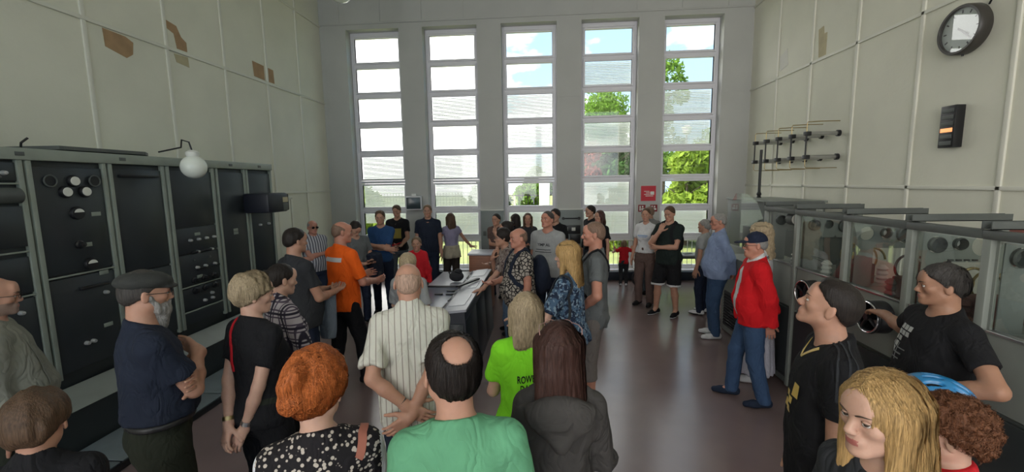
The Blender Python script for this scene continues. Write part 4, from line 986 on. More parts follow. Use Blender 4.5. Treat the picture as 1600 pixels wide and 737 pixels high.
            # brow hair: a flattened arc pulled onto the brow ridge
            pts = []
            for t in np.linspace(0, 1, 9):
                P_ = np.array([XH.pt((sd*(.013+.037*t), .105-.03*t*t, .0205+.0075*math.sin(t*2.2)))])
                for _ in range(8): P_ = P_-XH.vec((0, 1, 0))*(np.clip(Bd.at(P_), -.02, .02)*.8)[:, None]
                pts.append(P_[0])
            bw = .0034 if sex == 'm' else .0024
            mb = MB().tube(pts, [bw*q for q in (.7, 1, 1.05, 1, .95, .85, .7, .5, .2)], 6); f = np.array([q for q in mb.f if len(q) == 4]); V.append(np.array(mb.v)); Fc.append(f+nv); MI.append(np.full(len(f), 2)); nv += len(mb.v)
    mesh_obj('body', np.concatenate(V), np.concatenate(Fc), [SK[skin], M_lip, brow, mat('stubble_skin', (.30, .20, .16), .7), M_sclera, M_iris], e, np.concatenate(MI))
    # ---- bottom
    if bottom:
        F = Field(); bt = bottom.get('type', 'trousers'); wl = bottom.get('wide', 1.0)
        F.u(XF((0, 0, 0), None, s)(loft([(z, a+.010, b+.010, c) for z, a, b, c in torso_slices(sex, bulk, belly*.5) if z < (1.10 if isinstance(top, dict) and top.get('hem', .88) > .95 else 1.06)]+([(.80, .15*bulk, .11*bulk, 0)]), 2.2)), .02)
        if bt == 'skirt':
            F.u(XF((0, 0, 0), None, s)(loft([(bottom.get('hem', .12), .235, .20, 0), (.5, .21, .175, 0), (.8, .195, .15, 0), (1.0, .165, .12, 0)])), .02); hem = bottom.get('hem', .12)
        else:
            hem = {'trousers': .045, 'shorts': .47, 'capri': .34}[bt]; hem = bottom.get('hem', hem)
            for side in (1, -1):
                hip, kn, ank = LG[side]; kl = s*bulk**.6
                F.u(rc(hip+np.array((0, 0, -.02)), kn, .098*kl*wl**.5, (.068 if bt == 'trousers' else .082)*kl*wl), .02); F.u(rc(kn, ank+np.array((0, 0, -.02*s)), (.068 if bt == 'trousers' else .082)*kl*wl, (.058 if bt == 'trousers' else .07)*kl*wl), .02)
        F.cut(plane((0, 0, -1), (0, 0, hem*s))); sd = int(abs(x*100))+3
        if bt != 'skirt': F.noise(lambda P: -.006*np.abs(vnoise(P*np.array((9, 9, 16))+5, sd)) - .003*vnoise(P*np.array((22, 22, 30)), sd+1))
        else: F.noise(lambda P: .008*np.sin(np.arctan2(P[:, 0], P[:, 1])*14+vnoise(P*4, sd)*1.5)*np.clip((1-P[:, 2]/s), 0, 1))
        bo = mesh_field(F, bt if bt != 'capri' else 'knee_trousers', [bottom['mat'], bottom.get('trim', bottom['mat'])], e, ch+.001, (lambda C: (C[:, 2] < (hem+bottom['band'])*s).astype(int)) if 'band' in bottom else None)
        if bottom.get('belt'):
            G = Field(); G.u(XF((0, 0, 0), None, s)(loft([(1.0, .175*bulk+.012+belly*.2, .125*bulk+.012+belly*.3, .0+belly*.3), (1.035, .172*bulk+.012+belly*.2, .122*bulk+.012+belly*.3, .0+belly*.3)])), 0); mesh_field(G, 'belt', [bottom['belt']], e, ch)
    # ---- shoes
    if shoe is not None:
        sm_, sole = shoe if isinstance(shoe, tuple) else (shoe, M_blk)
        for side in (1, -1):
            hip, kn, ank = LG[side]; R = rot('Z', -side*9); c = np.array((ank[0], ank[1], 0)); X = XF(c, R, s); F = Field()
            F.u(X(rc((0, -.045, .045), (0, .10, .036), .040, .040)), .02); F.u(X(rc((0, .08, .034), (side*-.004, .165, .030), .042, .031)), .02); F.u(X(rc((0, -.03, .06), (0, .0, .085), .042, .043)), .02)
            F.cut(plane((0, 0, -1), (0, 0, .004)))
            mesh_field(F, 'shoe', [sm_, sole], e, ch*.9, lambda C: (C[:, 2] < .028*s).astype(int))
    # ---- top garment
    tops = top if isinstance(top, list) else ([top] if top else [])
    TF = None
    for ti, tp in enumerate(tops):
        F = Field(); ex = tp.get('ex', .012)+.010*ti; loose = tp.get('loose', .012); hem = tp.get('hem', .88); sl = tp.get('sleeve', 'short')
        SL = torso_slices(sex, bulk, belly, ex, loose=loose); lowest = SL[0]
        if hem < .84: SL = [(hem, lowest[1]*1.03, lowest[2]*1.03, lowest[3])]+SL
        F.u(T(loft(SL, 2.25)), .01); k = bulk**.7*s*(1 if sex == 'm' else .88)
        if sex == 'f' and tp.get('bust', 1):
            for sd_ in (1, -1): F.u(T(el((sd_*.07, .088, 1.262), (.064+ex*.5, .054+ex*.6, .066+ex*.5))), .05)
        for side in (1, -1):
            Sh, El, Wt, *_ = J[side]
            F.u(rc(T.pt((side*.04, -.02, 1.464)), Sh+T.vec((-side*.008, 0, .01)), .043*k+ex*.6, .052*k+ex), .04)
            if sl:
                fr = {'short': .62, 'half': .85, 'cap': .35}.get(sl, 1.0) if not isinstance(sl, float) else sl
                u_ = nz_(El-Sh); end = Sh+(El-Sh)*fr; rw = tp.get('slw', 1.0)
                if sl == 'long' or sl == 'rolled':
                    F.u(rc(Sh, El, (.053*k+ex), (.044*k+ex)*rw), .03); v_ = nz_(Wt-El); en = Wt+v_*.005*s if sl == 'long' else El+(Wt-El)*.45
                    F.u(maxed(rc(El, en+v_*.03, (.043*k+ex)*rw, (.030*k+ex*1.1)*rw), plane(v_, en)), .015)
                else:
                    F.u(maxed(rc(Sh, end+u_*.05, .053*k+ex, (.046*k+ex*1.5)*rw), plane(u_, end)), .025)
        # neckline
        nk = tp.get('neck', .062); V0 = tp.get('v', 0)
        sd = int(abs(x*77+y*31))+11+ti; am = tp.get('fold', .022)
        zz = np.array((7, 7, 4.0))/s if not tp.get('vert') else np.array((13, 13, 3.0))
        def folds(P, zz=zz, sd=sd, am=am):
            q = T.inv(P)[:, 2]; k_ = np.clip((1.40-q)/.14, 0.0, 1)
            return k_*(am*(.35-np.abs(vnoise(P*zz+vnoise(P*3, sd)[:, None]*1.2, sd))) - am*.4*vnoise(P*zz*3.1, sd+5))
        F.noise(folds)
        F.u(rc(T.pt((0, -.024, 1.40)), T.pt((0, -.018, 1.50)), nr*1.10+.012+ex*.5, nr+.009+ex*.3), .03)
        F.cut(T(plane((0, .42, 1), (0, -.02, 1.506+(.012 if tp.get('collar') else 0)))))
        F.sub(T(el((0, .075+V0*.3, 1.500), (nk*(bulk**.4), .07+V0*.2, .045+V0))), .008)
        if tp.get('collar'):
            Rk = nr+.014; cc = maxed(rc(T.pt((0, -.020, 1.44)), T.pt((0, .002, 1.535)), Rk+.012, Rk+.004), T(plane((0, .75, 1), (0, .0, 1.520))))
            F.u(cc, .006)
        if tp.get('hood'):
            F.u(T(el((0, -.115, 1.42), (.13, .06, .085))), .02); F.u(T(rc((-.11, -.10, 1.44), (0, -.15, 1.33), .026, .03)), .015); F.u(T(rc((.11, -.10, 1.44), (0, -.15, 1.33), .026, .03)), .015); F.u(T(rc((-.09, -.02, 1.47), (0, -.10, 1.45), .035, .04)), .02); F.u(T(rc((.09, -.02, 1.47), (0, -.10, 1.45), .035, .04)), .02)
        if tp.get('open'):  # open jacket: cut a front wedge
            F.sub(T(el((0.0, .22, 1.10), (tp['open'], .17, .45))), .01)
        F.cut(T(plane((0, 0, -1), (0, 0, hem))))
        TF = F
        def mfn(C, tp=tp):
            q = T.inv(C); mi = np.zeros(len(C), int)
            if 'fmat' in tp: mi = tp['fmat'](q, C)
            return mi
        mesh_field(F, tp.get('name', 't_shirt'), [tp['mat']]+tp.get('mats', []), e, ch, mfn if 'fmat' in tp else None)
    # ---- hair
    if hair:
        F = Field(); st = hair['style']; hm_ = hair['mat']; th = hair.get('th', .010); sd = int(abs(x*51+y*17))+5; fr = fat**.4
        def capcut(drop=0.0): return XH(plane((0, .82, -1), (0, 0, .014-drop)))
        skull = (.074*fr+th, .094+th, .086+th)
        if st == 'long' or st == 'bob' or st == 'pony' or st == 'bun' or st == 'short' or st == 'curly' or st == 'fringe' or st == 'buzz':
            F.u(XH(el((0, -.016, .036+hair.get('up', 0)), skull)), .01)
        nf = hair.get('nf', (130, 130, 18)); na = hair.get('na', .003)
        if st in ('short', 'buzz', 'fringe', 'bun', 'pony', 'curly'):
            F.u(XH(el((0, -.055, -.005), (.062*fr+th*.7, .055+th*.6, .055))), .02)
            if hair.get('top'): F.u(XH(el((hair.get('tx', 0), .02, .085), (.062, .072, .03+hair['top']))), .03)
            if hair.get('side'): F.u(XH(el((0, -.035, .03), (.074*fr+th+hair['side'], .085, .07))), .02)
            F.cut(XH(plane((0, .80, -1), (0, 0, .010-hair.get('drop', 0)))))
            F.cut(XH(plane((0, 1, .35), (0, .083, .05))))
            F.cut(XH(plane((0, 0, -1), (0, 0, -.062-hair.get('nape', 0)))))
        if st == 'fringe': F.sub(XH(el(hair.get('bald', (0, .02, .115)), hair.get('bsz', (.075, .10, .075)))), .006)
        if st in ('bun',): F.u(XH(el(hair.get('bc', (0, -.115, .07)), (.036, .034, .034))), .012)
        if st == 'pony': F.u(XH(rc((0, -.10, .03), (0, -.125, -.02), .028, .03)), .012); F.u(XH(rc((0, -.125, -.02), (0, -.10, -.18), .03, .014)), .012)
        if st in ('long', 'bob'):
            L = hair.get('len', .25); bk = hair.get('back', .0)
            Y = XF(XH.c, rot('Z', hy), XH.s)   # hangs straight down whatever the head's nod
            F.u(Y(loft([(-L, hair.get('tipw', .085), .035+bk*.3, -.075-bk), (-L*.6, .098, .05, -.072-bk*.6), (-.06, .094, .075, -.05), (.0, .088, .085, -.03), (.05, .08, .085, -.02)], 2.4)), .03)
            for sd_ in (-1, 1): F.u(Y(rc((sd_*.074, .012, .03), (sd_*hair.get('fw', .082), .02, -L*hair.get('ff', .75)), .026, .018)), .025)
            F.sub(XH(el((0, .118, -.055), (.058, .085, .105))), .015)
            F.sub(XH(el((0, .105, .025), (.05, .05, .045))), .012)
            F.cut(Y(plane((0, 0, -1), (0, 0, -L))))
        if hair.get('messy'):
            for i in range(hair['messy']):
                rr = random.Random(i+sd); a = rr.uniform(-2.6, 2.6); zz_ = rr.uniform(.03, .11); p = (math.sin(a)*.06, -math.cos(a)*.075, zz_); q = (p[0]*1.35, p[1]*1.35, zz_+rr.uniform(-.02, .03)); F.u(XH(rc(p, q, .02, .009)), .012)
        for (a_, b_, r1, r2) in hair.get('add', []): F.u(XH(rc(a_, b_, r1, r2)), .015)
        if st == 'curly': F.noise(lambda P: -.018*np.abs(vnoise(XH.inv(P)*48, sd))+.004-.006*vnoise(XH.inv(P)*110, sd+2))
        else: F.noise(lambda P: -na*vnoise(XH.inv(P)*np.array(nf), sd)-na*.8*vnoise(XH.inv(P)*np.array(nf)*.35, sd+1))
        h_h = .0042 if fine else (.0058 if mid else .0075)
        lo, hi = F.bounds(.02); D = F.grid(lo, hi, h_h); vs, fs = nets(D, lo, h_h, 1); mi = np.zeros(len(fs), int); V, Fc = [vs], [fs]
        if fine or (mid and hair.get('str', 0)):
            rng = np.random.default_rng(sd); ns = hair.get('n', 5200 if fine else 1500)
            ii = rng.integers(0, len(vs), ns); seeds = vs[ii]
            G = Field(list(F))
            def flow(P):
                q = XH.inv(P); v = np.zeros_like(q)
                if st in ('long', 'bob'): v[:, 2] = -1; v[:, 0] = np.sign(q[:, 0])*np.clip((q[:, 2]-.03)*9, 0, 1.5); v[:, 1] = -.25*np.clip(q[:, 2]*9, 0, 1)
                elif st == 'bun' or st == 'pony': t = np.array(hair.get('bc', (0, -.115, .07))); v = t-q; v /= np.linalg.norm(v, axis=1)[:, None]+1e-6
                elif st == 'curly': v = np.stack([vnoise(q*30, 1), vnoise(q*30, 2), vnoise(q*30, 3)-.2], -1)
                else: sw_ = np.array((.0, -.06, .11)); v = q-sw_; v[:, 2] -= .02; v /= np.linalg.norm(v, axis=1)[:, None]+1e-6; v[:, 2] -= .35; v[:, 1] += hair.get('fwd', .35)*(q[:, 2] > .05)
                return v @ XH.R.T
            n_ = {'long': 15, 'bob': 12}.get(st, 5); 
            sv, sf = strands(G, 'h', e, None, seeds, flow, n=n_, step=.016 if n_ > 6 else .010, w=.0009 if fine else .0016, lift=.0018, jit=.75 if st == 'curly' else hair.get('jit', .22), seed=sd)
            Fc.append(sf+len(vs)); V.append(sv); mi = np.concatenate([mi, np.ones(len(sf), int)])
            mesh_obj('hair', np.concatenate(V), np.concatenate(Fc), [hm_, hair.get('mat2', hm_)], e, mi)
        else: mesh_obj('hair', vs, fs, [hm_], e)
    R = dict(e=e, XH=XH, T=T, J=J, TF=TF, s=s, LG=LG, ch=ch, bulk=bulk, F=Bd)
    if extra: extra(R)
    PEOPLE.append((name, x, y)); print('person', label[:50], len(PEOPLE))
    return R
# ---- things people wear
def tubepts(R, pts, r, name, m, fr='H', n=8, parent=None):
    X = R['XH'] if fr == 'H' else R['T']
    return MB().tube([X.pt(p) for p in pts], r, n).build(name, m, parent or R['e'])
def glasses(R, dark=False, m=None, up=False):
    X = R['XH']; m = m or M_blk; z0 = .003
    dy, dz, tilt = (0, 0, 0)
    if up: dy, dz = -.055, .095
    mb = MB()
    for s_ in (-1, 1):
        c = (s_*.033, .104+dy, z0+dz)
        ring = [X.pt((c[0]+.024*math.cos(t), c[1]-.006*abs(math.cos(t))*(s_*math.cos(t) > 0), c[2]+.017*math.sin(t))) for t in np.linspace(0, 2*PI, 20)]
        mb.tube(ring, .0016*X.s, 6); mb.tube([X.pt((s_*.057, .098+dy, z0+.006+dz)), X.pt((s_*.079, .06+dy, z0+.006+dz)), X.pt((s_*.083, -.01+dy, z0+.008+dz)), X.pt((s_*.081, -.025+dy, z0-.01+dz))], .0018*X.s, 6)
    mb.tube([X.pt((-.010, .108+dy, z0+dz+.004)), X.pt((.010, .108+dy, z0+dz+.004))], .0018, 6)
    o = mb.build('sunglasses' if dark else 'glasses', m, R['e'])
    lm = mat('dark_lens', (.01, .01, .012), .12) if dark else glass_mat('lens', (1, 1, 1), .06) if 'lens' not in MATS else MATS['lens']
    if not dark: lm = MATS['lens']
    lb = MB()
    for s_ in (-1, 1): lb.add([X.pt((s_*.033+.023*math.cos(t), .103+dy, z0+dz+.016*math.sin(t))) for t in np.linspace(0, 2*PI, 19)[:-1]], [tuple(range(18))])
    lb.build('lens', lm, o)
def decal(R, body, size, z, m, back=False, x=0, name='print', w=0, flat=None, lift=.003, bold=0, sx=1.0):
    """lettering laid on the garment surface, in torso coordinates"""
    T, F = R['T'], R['TF']
    if flat is None:
        cu = bpy.data.curves.new('t', 'FONT'); cu.body = body; cu.size = size; cu.align_x = 'CENTER'; cu.resolution_u = 3; cu.offset = bold; cu.space_line = .95
        t = bpy.data.objects.new('t', cu); col.objects.link(t); dg = bpy.context.evaluated_depsgraph_get(); dg.update(); me = bpy.data.meshes.new_from_object(t.evaluated_get(dg)); bpy.data.objects.remove(t)
    else:
        me = bpy.data.meshes.new('flat'); mb = MB()
        for (a, b, c, d) in flat: mb.add([(a, c, 0), (b, c, 0), (b, d, 0), (a, d, 0)], [(0, 1, 2, 3)])
        me.from_pydata(mb.v, [], mb.f)
    bm = bmesh.new(); bm.from_mesh(me); bmesh.ops.triangulate(bm, faces=bm.faces)
    for _ in range(3):
        le = [e_ for e_ in bm.edges if e_.calc_length() > .03]
        if le: bmesh.ops.subdivide_edges(bm, edges=le, cuts=1); bmesh.ops.triangulate(bm, faces=bm.faces)
    bm.to_mesh(me); bm.free()
    co = np.zeros(len(me.vertices)*3); me.vertices.foreach_get('co', co); co = co.reshape(-1, 3); sg = -1 if back else 1
    P = np.stack([(co[:, 0]*sx*(-sg))+x, np.full(len(co), .42*sg), co[:, 1]+z], -1)
    W = lambda P: T.c+T.s*(P @ T.R.T)
    for _ in range(40): P[:, 1] -= sg*np.clip(F.at(W(P))/T.s, -.02, .03)*.8
    P[:, 1] += sg*lift; me.vertices.foreach_set('co', W(P).astype(np.float32).ravel()); me.materials.clear(); me.materials.append(m); me.update()
    o = bpy.data.objects.new(name, me); col.objects.link(o); o.parent = R['e']; return o
def backpack(R, m, strap=True, sc=1.0):
    T = R['T']; F = Field(); F.u(T(el((0, -.22*sc-.02, 1.18), (.145*sc, .10*sc, .22*sc))), .02); F.u(T(el((0, -.28*sc-.02, 1.10), (.11*sc, .06, .12*sc))), .02)
    F.noise(lambda P: .006*vnoise(P*14, 3)); o = mesh_field(F, 'backpack', [m], R['e'], .012)
    straps(R, m, 1); straps(R, m, -1)
def surf_path(R, pts, n=18, lift=.006):
    """pull a polyline given in torso coordinates onto the garment surface"""
    T, F = R['T'], R['TF']; P = np.array([np.array(p, float) for p in pts]); t = np.linspace(0, len(P)-1, n); Q = np.stack([np.interp(t, range(len(P)), P[:, i]) for i in range(3)], -1); Q = T.c+T.s*(Q @ T.R.T)
    for _ in range(14):
        g = np.stack([F.at(Q+np.array(v)*.004)-F.at(Q-np.array(v)*.004) for v in ((1, 0, 0), (0, 1, 0), (0, 0, 1))], -1); g /= np.linalg.norm(g, axis=1)[:, None]+1e-6
        Q = Q-g*np.clip(F.at(Q)-lift, -.03, .03)[:, None]*.8
    return Q
def band(R, pts, w, m, name, n=22, lift=.004, th=.003):
    Q = surf_path(R, pts, n, lift); F = R['TF']
    g = np.stack([F.at(Q+np.array(v)*.004)-F.at(Q-np.array(v)*.004) for v in ((1, 0, 0), (0, 1, 0), (0, 0, 1))], -1); g /= np.linalg.norm(g, axis=1)[:, None]+1e-6
    t = np.gradient(Q, axis=0); t /= np.linalg.norm(t, axis=1)[:, None]+1e-6; s_ = np.cross(t, g)
    vs = []; mb = MB()
    for i in range(len(Q)): vs += [Q[i]-s_[i]*w/2-g[i]*th, Q[i]-s_[i]*w/2+g[i]*th, Q[i]+s_[i]*w/2+g[i]*th, Q[i]+s_[i]*w/2-g[i]*th]
    fs = [(4*i+k, 4*i+(k+1) % 4, 4*i+4+(k+1) % 4, 4*i+4+k) for i in range(len(Q)-1) for k in range(4)]
    mb.add(vs, fs+[(0, 1, 2, 3), (4*len(Q)-4, 4*len(Q)-1, 4*len(Q)-2, 4*len(Q)-3)]); return mb.build(name, m, R['e'])
def straps(R, m, sd, w=.045): return band(R, [(sd*.10, -.2, 1.32), (sd*.10, -.15, 1.45), (sd*.105, .0, 1.56), (sd*.11, .15, 1.40), (sd*.13, .2, 1.25), (sd*.20, .05, 1.10)], w, m, 'strap', 26, .008, .005)
def cap(R, m, flatcap=False):
    X = R['XH']; F = Field()
    if flatcap:
        F.u(X(el((0, -.022, .066), (.090, .108, .054))), .01); F.u(X(el((0, .035, .070), (.080, .078, .034), rot('X', -8))), .03); F.u(X(maxed(el((0, .078, .040), (.068, .052, .014), rot('X', -8)), plane((0, -1, 0), (0, .03, 0)))), .012)
        F.cut(X(plane((0, -.16, -1), (0, 0, .028))))
    else:
        F.u(X(el((0, -.014, .042), (.087, .106, .098))), .01); F.cut(X(plane((0, -.10, -1), (0, 0, .034)))); F.u(X(maxed(el((0, .11, .040), (.070, .085, .010), rot('X', -6)), plane((0, -1, 0), (0, .06, 0)))), .010)
        F.u(X(el((0, -.014, .141), (.008, .008, .005))), .003)
    return mesh_field(F, 'cap', [m], R['e'], .0055)
def beard(R, m, L=.06):
    X = R['XH']; F = Field(); F.u(X(el((0, .060, -.085), (.055, .042, .05))), .02); F.u(X(el((0, .055, -.10-L*.5), (.040, .032, .03+L*.6))), .03)
    for s_ in (-1, 1): F.u(X(rc((s_*.066, .005, -.015), (s_*.05, .05, -.08), .014, .022)), .02); F.u(X(rc((s_*.004, .098, -.046), (s_*.03, .082, -.062), .007, .007)), .006)
    F.sub(X(el((0, .105, -.062), (.020, .02, .006))), .003); F.noise(lambda P: -.006*vnoise(X.inv(P)*np.array((90, 90, 22)), 3)); return mesh_field(F, 'beard', [m], R['e'], .005)
def watch(R, side, m=None, strap=None):
    Sh, El, Wt, *_ = R['J'][side]; u_ = nz_(Wt-El); s = R['s']; a = Wt-u_*.035; MB().cyl(a-u_*.011, a+u_*.011, .0315*s, n=22).build('wrist_band', strap or M_blk, R['e'])

# ------------------------------------------------------------------ the visitors
FB = fabric
C_black = FB('cloth_black', (.013, .013, .015)); C_navy = FB('cloth_navy', (.018, .024, .042)); C_char = FB('cloth_charcoal', (.035, .037, .042)); C_orange = FB('cloth_orange', (.90, .13, .012), var=.05)
C_mint = FB('cloth_mint', (.13, .36, .20)); C_lime = FB('cloth_lime', (.25, .78, .03), var=.04); C_red = FB('cloth_red', (.62, .012, .018)); C_redb = FB('cloth_red_boy', (.60, .02, .03)); C_white = FB('cloth_white', (.68, .68, .70)); C_skirt = FB('cloth_lavender_white', (.55, .54, .62))
C_hood = FB('cloth_dark_taupe', (.060, .055, .052)); C_grey = FB('cloth_grey', (.13, .14, .145)); C_greyl = FB('cloth_light_grey', (.36, .37, .38)); C_blue = FB('cloth_blue', (.025, .07, .18)); C_lblue = FB('cloth_pale_blue', (.25, .32, .50)); C_taupe = FB('cloth_taupe', (.17, .15, .14))
C_lilac = FB('cloth_lilac', (.28, .26, .38)); C_brown = FB('cloth_brown', (.13, .085, .075)); C_brownd = FB('cloth_dark_brown', (.045, .035, .03)); C_olive = FB('cloth_dark_olive', (.022, .026, .018)); C_beige = FB('cloth_beige', (.42, .38, .30)); C_stone = FB('cloth_stone', (.25, .25, .21))
D_dark = FB('denim_dark', (.018, .026, .050), bs=220); D_mid = FB('denim_mid', (.045, .085, .17), bs=220); D_light = FB('denim_light', (.13, .20, .30), bs=220); D_grey = FB('denim_grey', (.09, .11, .13), bs=220)
P_stripe = pattern('cream_striped_cotton', (.62, .61, .54), (.27, .23, .20), 'stripes', 9.5, .10)
P_gstripe = pattern('grey_striped_cotton', (.50, .50, .54), (.10, .10, .13), 'stripes', 8, .42)
P_plaid = pattern('plaid_cotton', (.50, .45, .47), (.09, .07, .10), 'plaid', 6.5, .2, (.03, .025, .04))
P_floral = pattern('black_floral_cotton', (.016, .014, .016), (.50, .44, .38), 'spots', 62, .32)
P_bfloral = pattern('blue_floral_cotton', (.075, .13, .21), (.02, .03, .06), 'blotch', 26, .2, (.22, .30, .38))
P_taupe = pattern('taupe_patterned_blouse', (.20, .16, .145), (.34, .29, .27), 'blotch', 16, .2, (.09, .06, .06))
P_crack = pattern('dark_line_pattern_tee', (.40, .36, .32), (.022, .02, .022), 'cracks', 24, .10)
H_brown = hair_mat('hair_brown', (.085, .050, .030)); H_dark = hair_mat('hair_dark', (.020, .015, .013)); H_blond = hair_mat('hair_blonde', (.46, .29, .12)); H_blond2 = hair_mat('hair_ash_blonde', (.40, .31, .20)); H_grey = hair_mat('hair_grey', (.26, .25, .24)); H_white = hair_mat('hair_sparse_white', (.44, .29, .22)); H_red = hair_mat('hair_copper', (.46, .125, .032)); H_brun = hair_mat('hair_brunette', (.060, .028, .022)); H_curl = hair_mat('hair_auburn', (.16, .065, .032)); H_lb = hair_mat('hair_light_brown', (.19, .125, .075)); H_fringe = hair_mat('hair_cropped_brown', (.20, .125, .09)); H_dkg = hair_mat('hair_dark_grey', (.05, .045, .042))
def who(label, x, y, H, rel, **k):
    return person('person', label, x, y, H, math.degrees(math.atan2(-x, y))+rel, **k)
tr = lambda m, **k: dict(mat=m, **k)

# --- front row, nearest the camera
def q_ex(R): pass
who('balding man in mint green t-shirt seen from behind, bottom centre', -.275, 1.18, 1.72, -4, bulk=.83, belly=.02, lean=(0, -3), head=(16, -2, 3), skin='mid', fat=1.06,
    top=dict(mat=C_mint, loose=.01, hem=.86, neck=.07), bottom=tr(D_dark), shoe=C_black, armR='down', armL='down',
    hair=dict(style='fringe', mat=H_dark, th=.007, bald=(0, -.078, .106), bsz=(.052, .055, .056), drop=.006, nape=.004, jit=.12))
def r_ex(R):
    band(R, [(.13, -.15, 1.43), (.14, -.05, 1.5), (.14, .10, 1.42)], .026, mat('strap_plaid', (.35, .12, .08), .8), 'bag_strap', th=.0012)
who('copper-haired woman in black and white floral blouse with messy bun', -.715, 1.22, 1.63, -6, sex='f', bulk=.96, head=(-24, -6, 0), skin='fair',
    top=dict(name='blouse', mat=P_floral, mats=[C_white], fmat=lambda q, C: ((np.abs(q[:, 0]) > .190)).astype(int), sleeve='short', loose=.02, hem=.84, neck=.075), bottom=tr(C_black), shoe=C_black, armR='front', armL='front',
    hair=dict(style='bun', mat=H_red, th=.022, up=.01, bc=(-.018, -.128, .005), side=.006, drop=.03, nape=.015, na=.005, nf=(60, 60, 20), jit=.5, n=8000,
              add=[((-.05, -.03, .05), (-.02, -.13, .06), .035, .03), ((.04, -.02, .07), (0, -.12, .09), .035, .028), ((0, -.09, -.02), (-.01, -.12, .03), .032, .03), ((-.02, -.10, .04), (.0, -.125, .07), .034, .024)]), extra=r_ex)
white_shoulder = None
def s_ex(R): glasses(R, m=mat('rose_frame', (.45, .25, .22), .3), up=True)
who('brunette woman in dark taupe hooded top seen from behind', .048, 1.54, 1.64, 2, sex='f', bulk=.80, head=(3, -4, 0), skin='fair',
    top=dict(name='hooded_top', mat=C_hood, sleeve='long', loose=.02, hem=.84, hood=True, ex=.016), bottom=tr(C_black), shoe=C_black, armR='front', armL='front',
    hair=dict(style='long', mat=H_brun, len=.27, th=.004, tipw=.066, jit=.08, n=7000), extra=s_ex)
who('boy with tousled brown hair in dark jacket, bottom left corner', -1.68, 1.20, 1.49, -28, sex='k', bulk=1.0, head=(8, -8, 0), skin='mid', kid=True,
    top=dict(name='jacket', mat=C_black, sleeve='long', collar=True, loose=.02), bottom=tr(D_dark), shoe=C_black, hair=dict(style='short', mat=H_brown, th=.020, drop=.0, nape=-.01, messy=5, na=.006, nf=(50, 50, 16), jit=.4))
def aq_ex(R): pass
who('blonde woman with long straight hair looking back over the crowd', .875, 1.13, 1.64, 140, sex='f', bulk=.84, head=(0, -2, 0), skin='fair', gaze=(32, 14),
    top=dict(name='top', mat=C_char, loose=.01), bottom=tr(D_dark), shoe=C_black, armR='down', armL='down',
    hair=dict(style='long', mat=H_blond, len=.34, th=.013, fw=.072, ff=.95, jit=.10, n=9000, tipw=.09))
who('curly auburn-haired child in red top, bottom right', 1.31, 1.42, 1.42, 92, sex='k', bulk=.95, head=(0, -3, 0), skin='fair', kid=True, top=dict(mat=C_redb, sleeve='short'), bottom=tr(D_dark), shoe=C_white,
    hair=dict(style='curly', mat=H_curl, th=.022, up=.010, drop=-.012, nape=-.02, n=5200))
GOLD = mat('emblem_gold', (.65, .45, .12), .4)
def ao_ex(R):
    decal(R, '', 0, 1.27, GOLD, flat=[(-.022, .022, -.03, .03)], x=-.07, name='crest')
    decal(R, 'sponsor', .0, 1.2, GOLD, flat=[(-.05, -.02, 0, .03), (-.01, .02, 0, .03), (.03, .06, 0, .03), (-.05, -.01, -.045, -.012), (.0, .05, -.045, -.012)], x=0, name='chest_lettering')
    for sd in (1, -1):
        for k in range(3): band(R, [(sd*.06, -.02+.022*(k-1), 1.50), (sd*.12, -.03+.022*(k-1), 1.49), (sd*.19, -.02+.024*(k-1), 1.44), (sd*.235, -.01+.024*(k-1), 1.32)], .008, C_char, 'shoulder_stripe', 14, .002, .001)
    band(R, [(-.07, .05, 1.47), (0, .13, 1.42), (.07, .05, 1.47)], .012, GOLD, 'collar_trim', 14, .002, .001)
who('man in black football jersey with gold crest looking upward', 1.18, 1.84, 1.73, 102, bulk=.95, head=(-14, 20, 0), skin='mid', jaw=1.05, nose=1.15,
    top=dict(name='jersey', mat=C_black, sleeve='short', hem=.80, loose=.015), bottom=tr(C_black), shoe=C_black, armR='down', armL='down',
    hair=dict(style='short', mat=H_dark, th=.005, top=.006, drop=-.012, nape=-.014, na=.002, jit=.12), extra=ao_ex)

# --- second row
def p_ex(R): watch(R, -1)
who('bald elderly man in cream striped shirt, hands clasped behind back', -.775, 2.32, 1.71, -1, bulk=.98, belly=.03, head=(-4, -4, 0), skin='mid', fat=1.02,
    top=dict(name='shirt', mat=P_stripe, sleeve=.80, hem=.80, loose=.026, collar=True, slw=1.25, vert=True), bottom=tr(C_navy), shoe=C_black, armR=((-.02, -.20, .93), (1, -.35, -.1), (0, 1, .2), (-.8, -.1, -.55), .6), armL=((.03, -.185, .98), (1, -.35, -.1), (0, 1, .2), (-.8, -.1, -.55), .6),
    hair=dict(style='fringe', mat=H_white, th=.003, bald=(0, .02, .09), bsz=(.09, .125, .085), drop=.0, na=.0015), extra=p_ex)
def d_ex(R):
    band(R, [(-.03, -.2, 1.20), (-.07, -.16, 1.38), (-.10, -.05, 1.50), (-.07, .12, 1.40), (.05, .2, 1.15)], .018, C_redb, 'bag_strap', 26)
    band(R, [(-.16, .0, 1.02), (-.05, .18, 1.0), (.1, .18, 1.0), (.19, 0, 1.02), (.12, -.14, 1.03)], .03, C_olive, 'belt', 24)
    F = Field(); F.u(R['T'](el((.14, .14, 1.0), (.06, .04, .045))), .01); mesh_field(F, 'belt_bag', [C_olive], R['e'], .010); watch(R, 1, strap=M_steel); watch(R, -1, strap=M_brass)
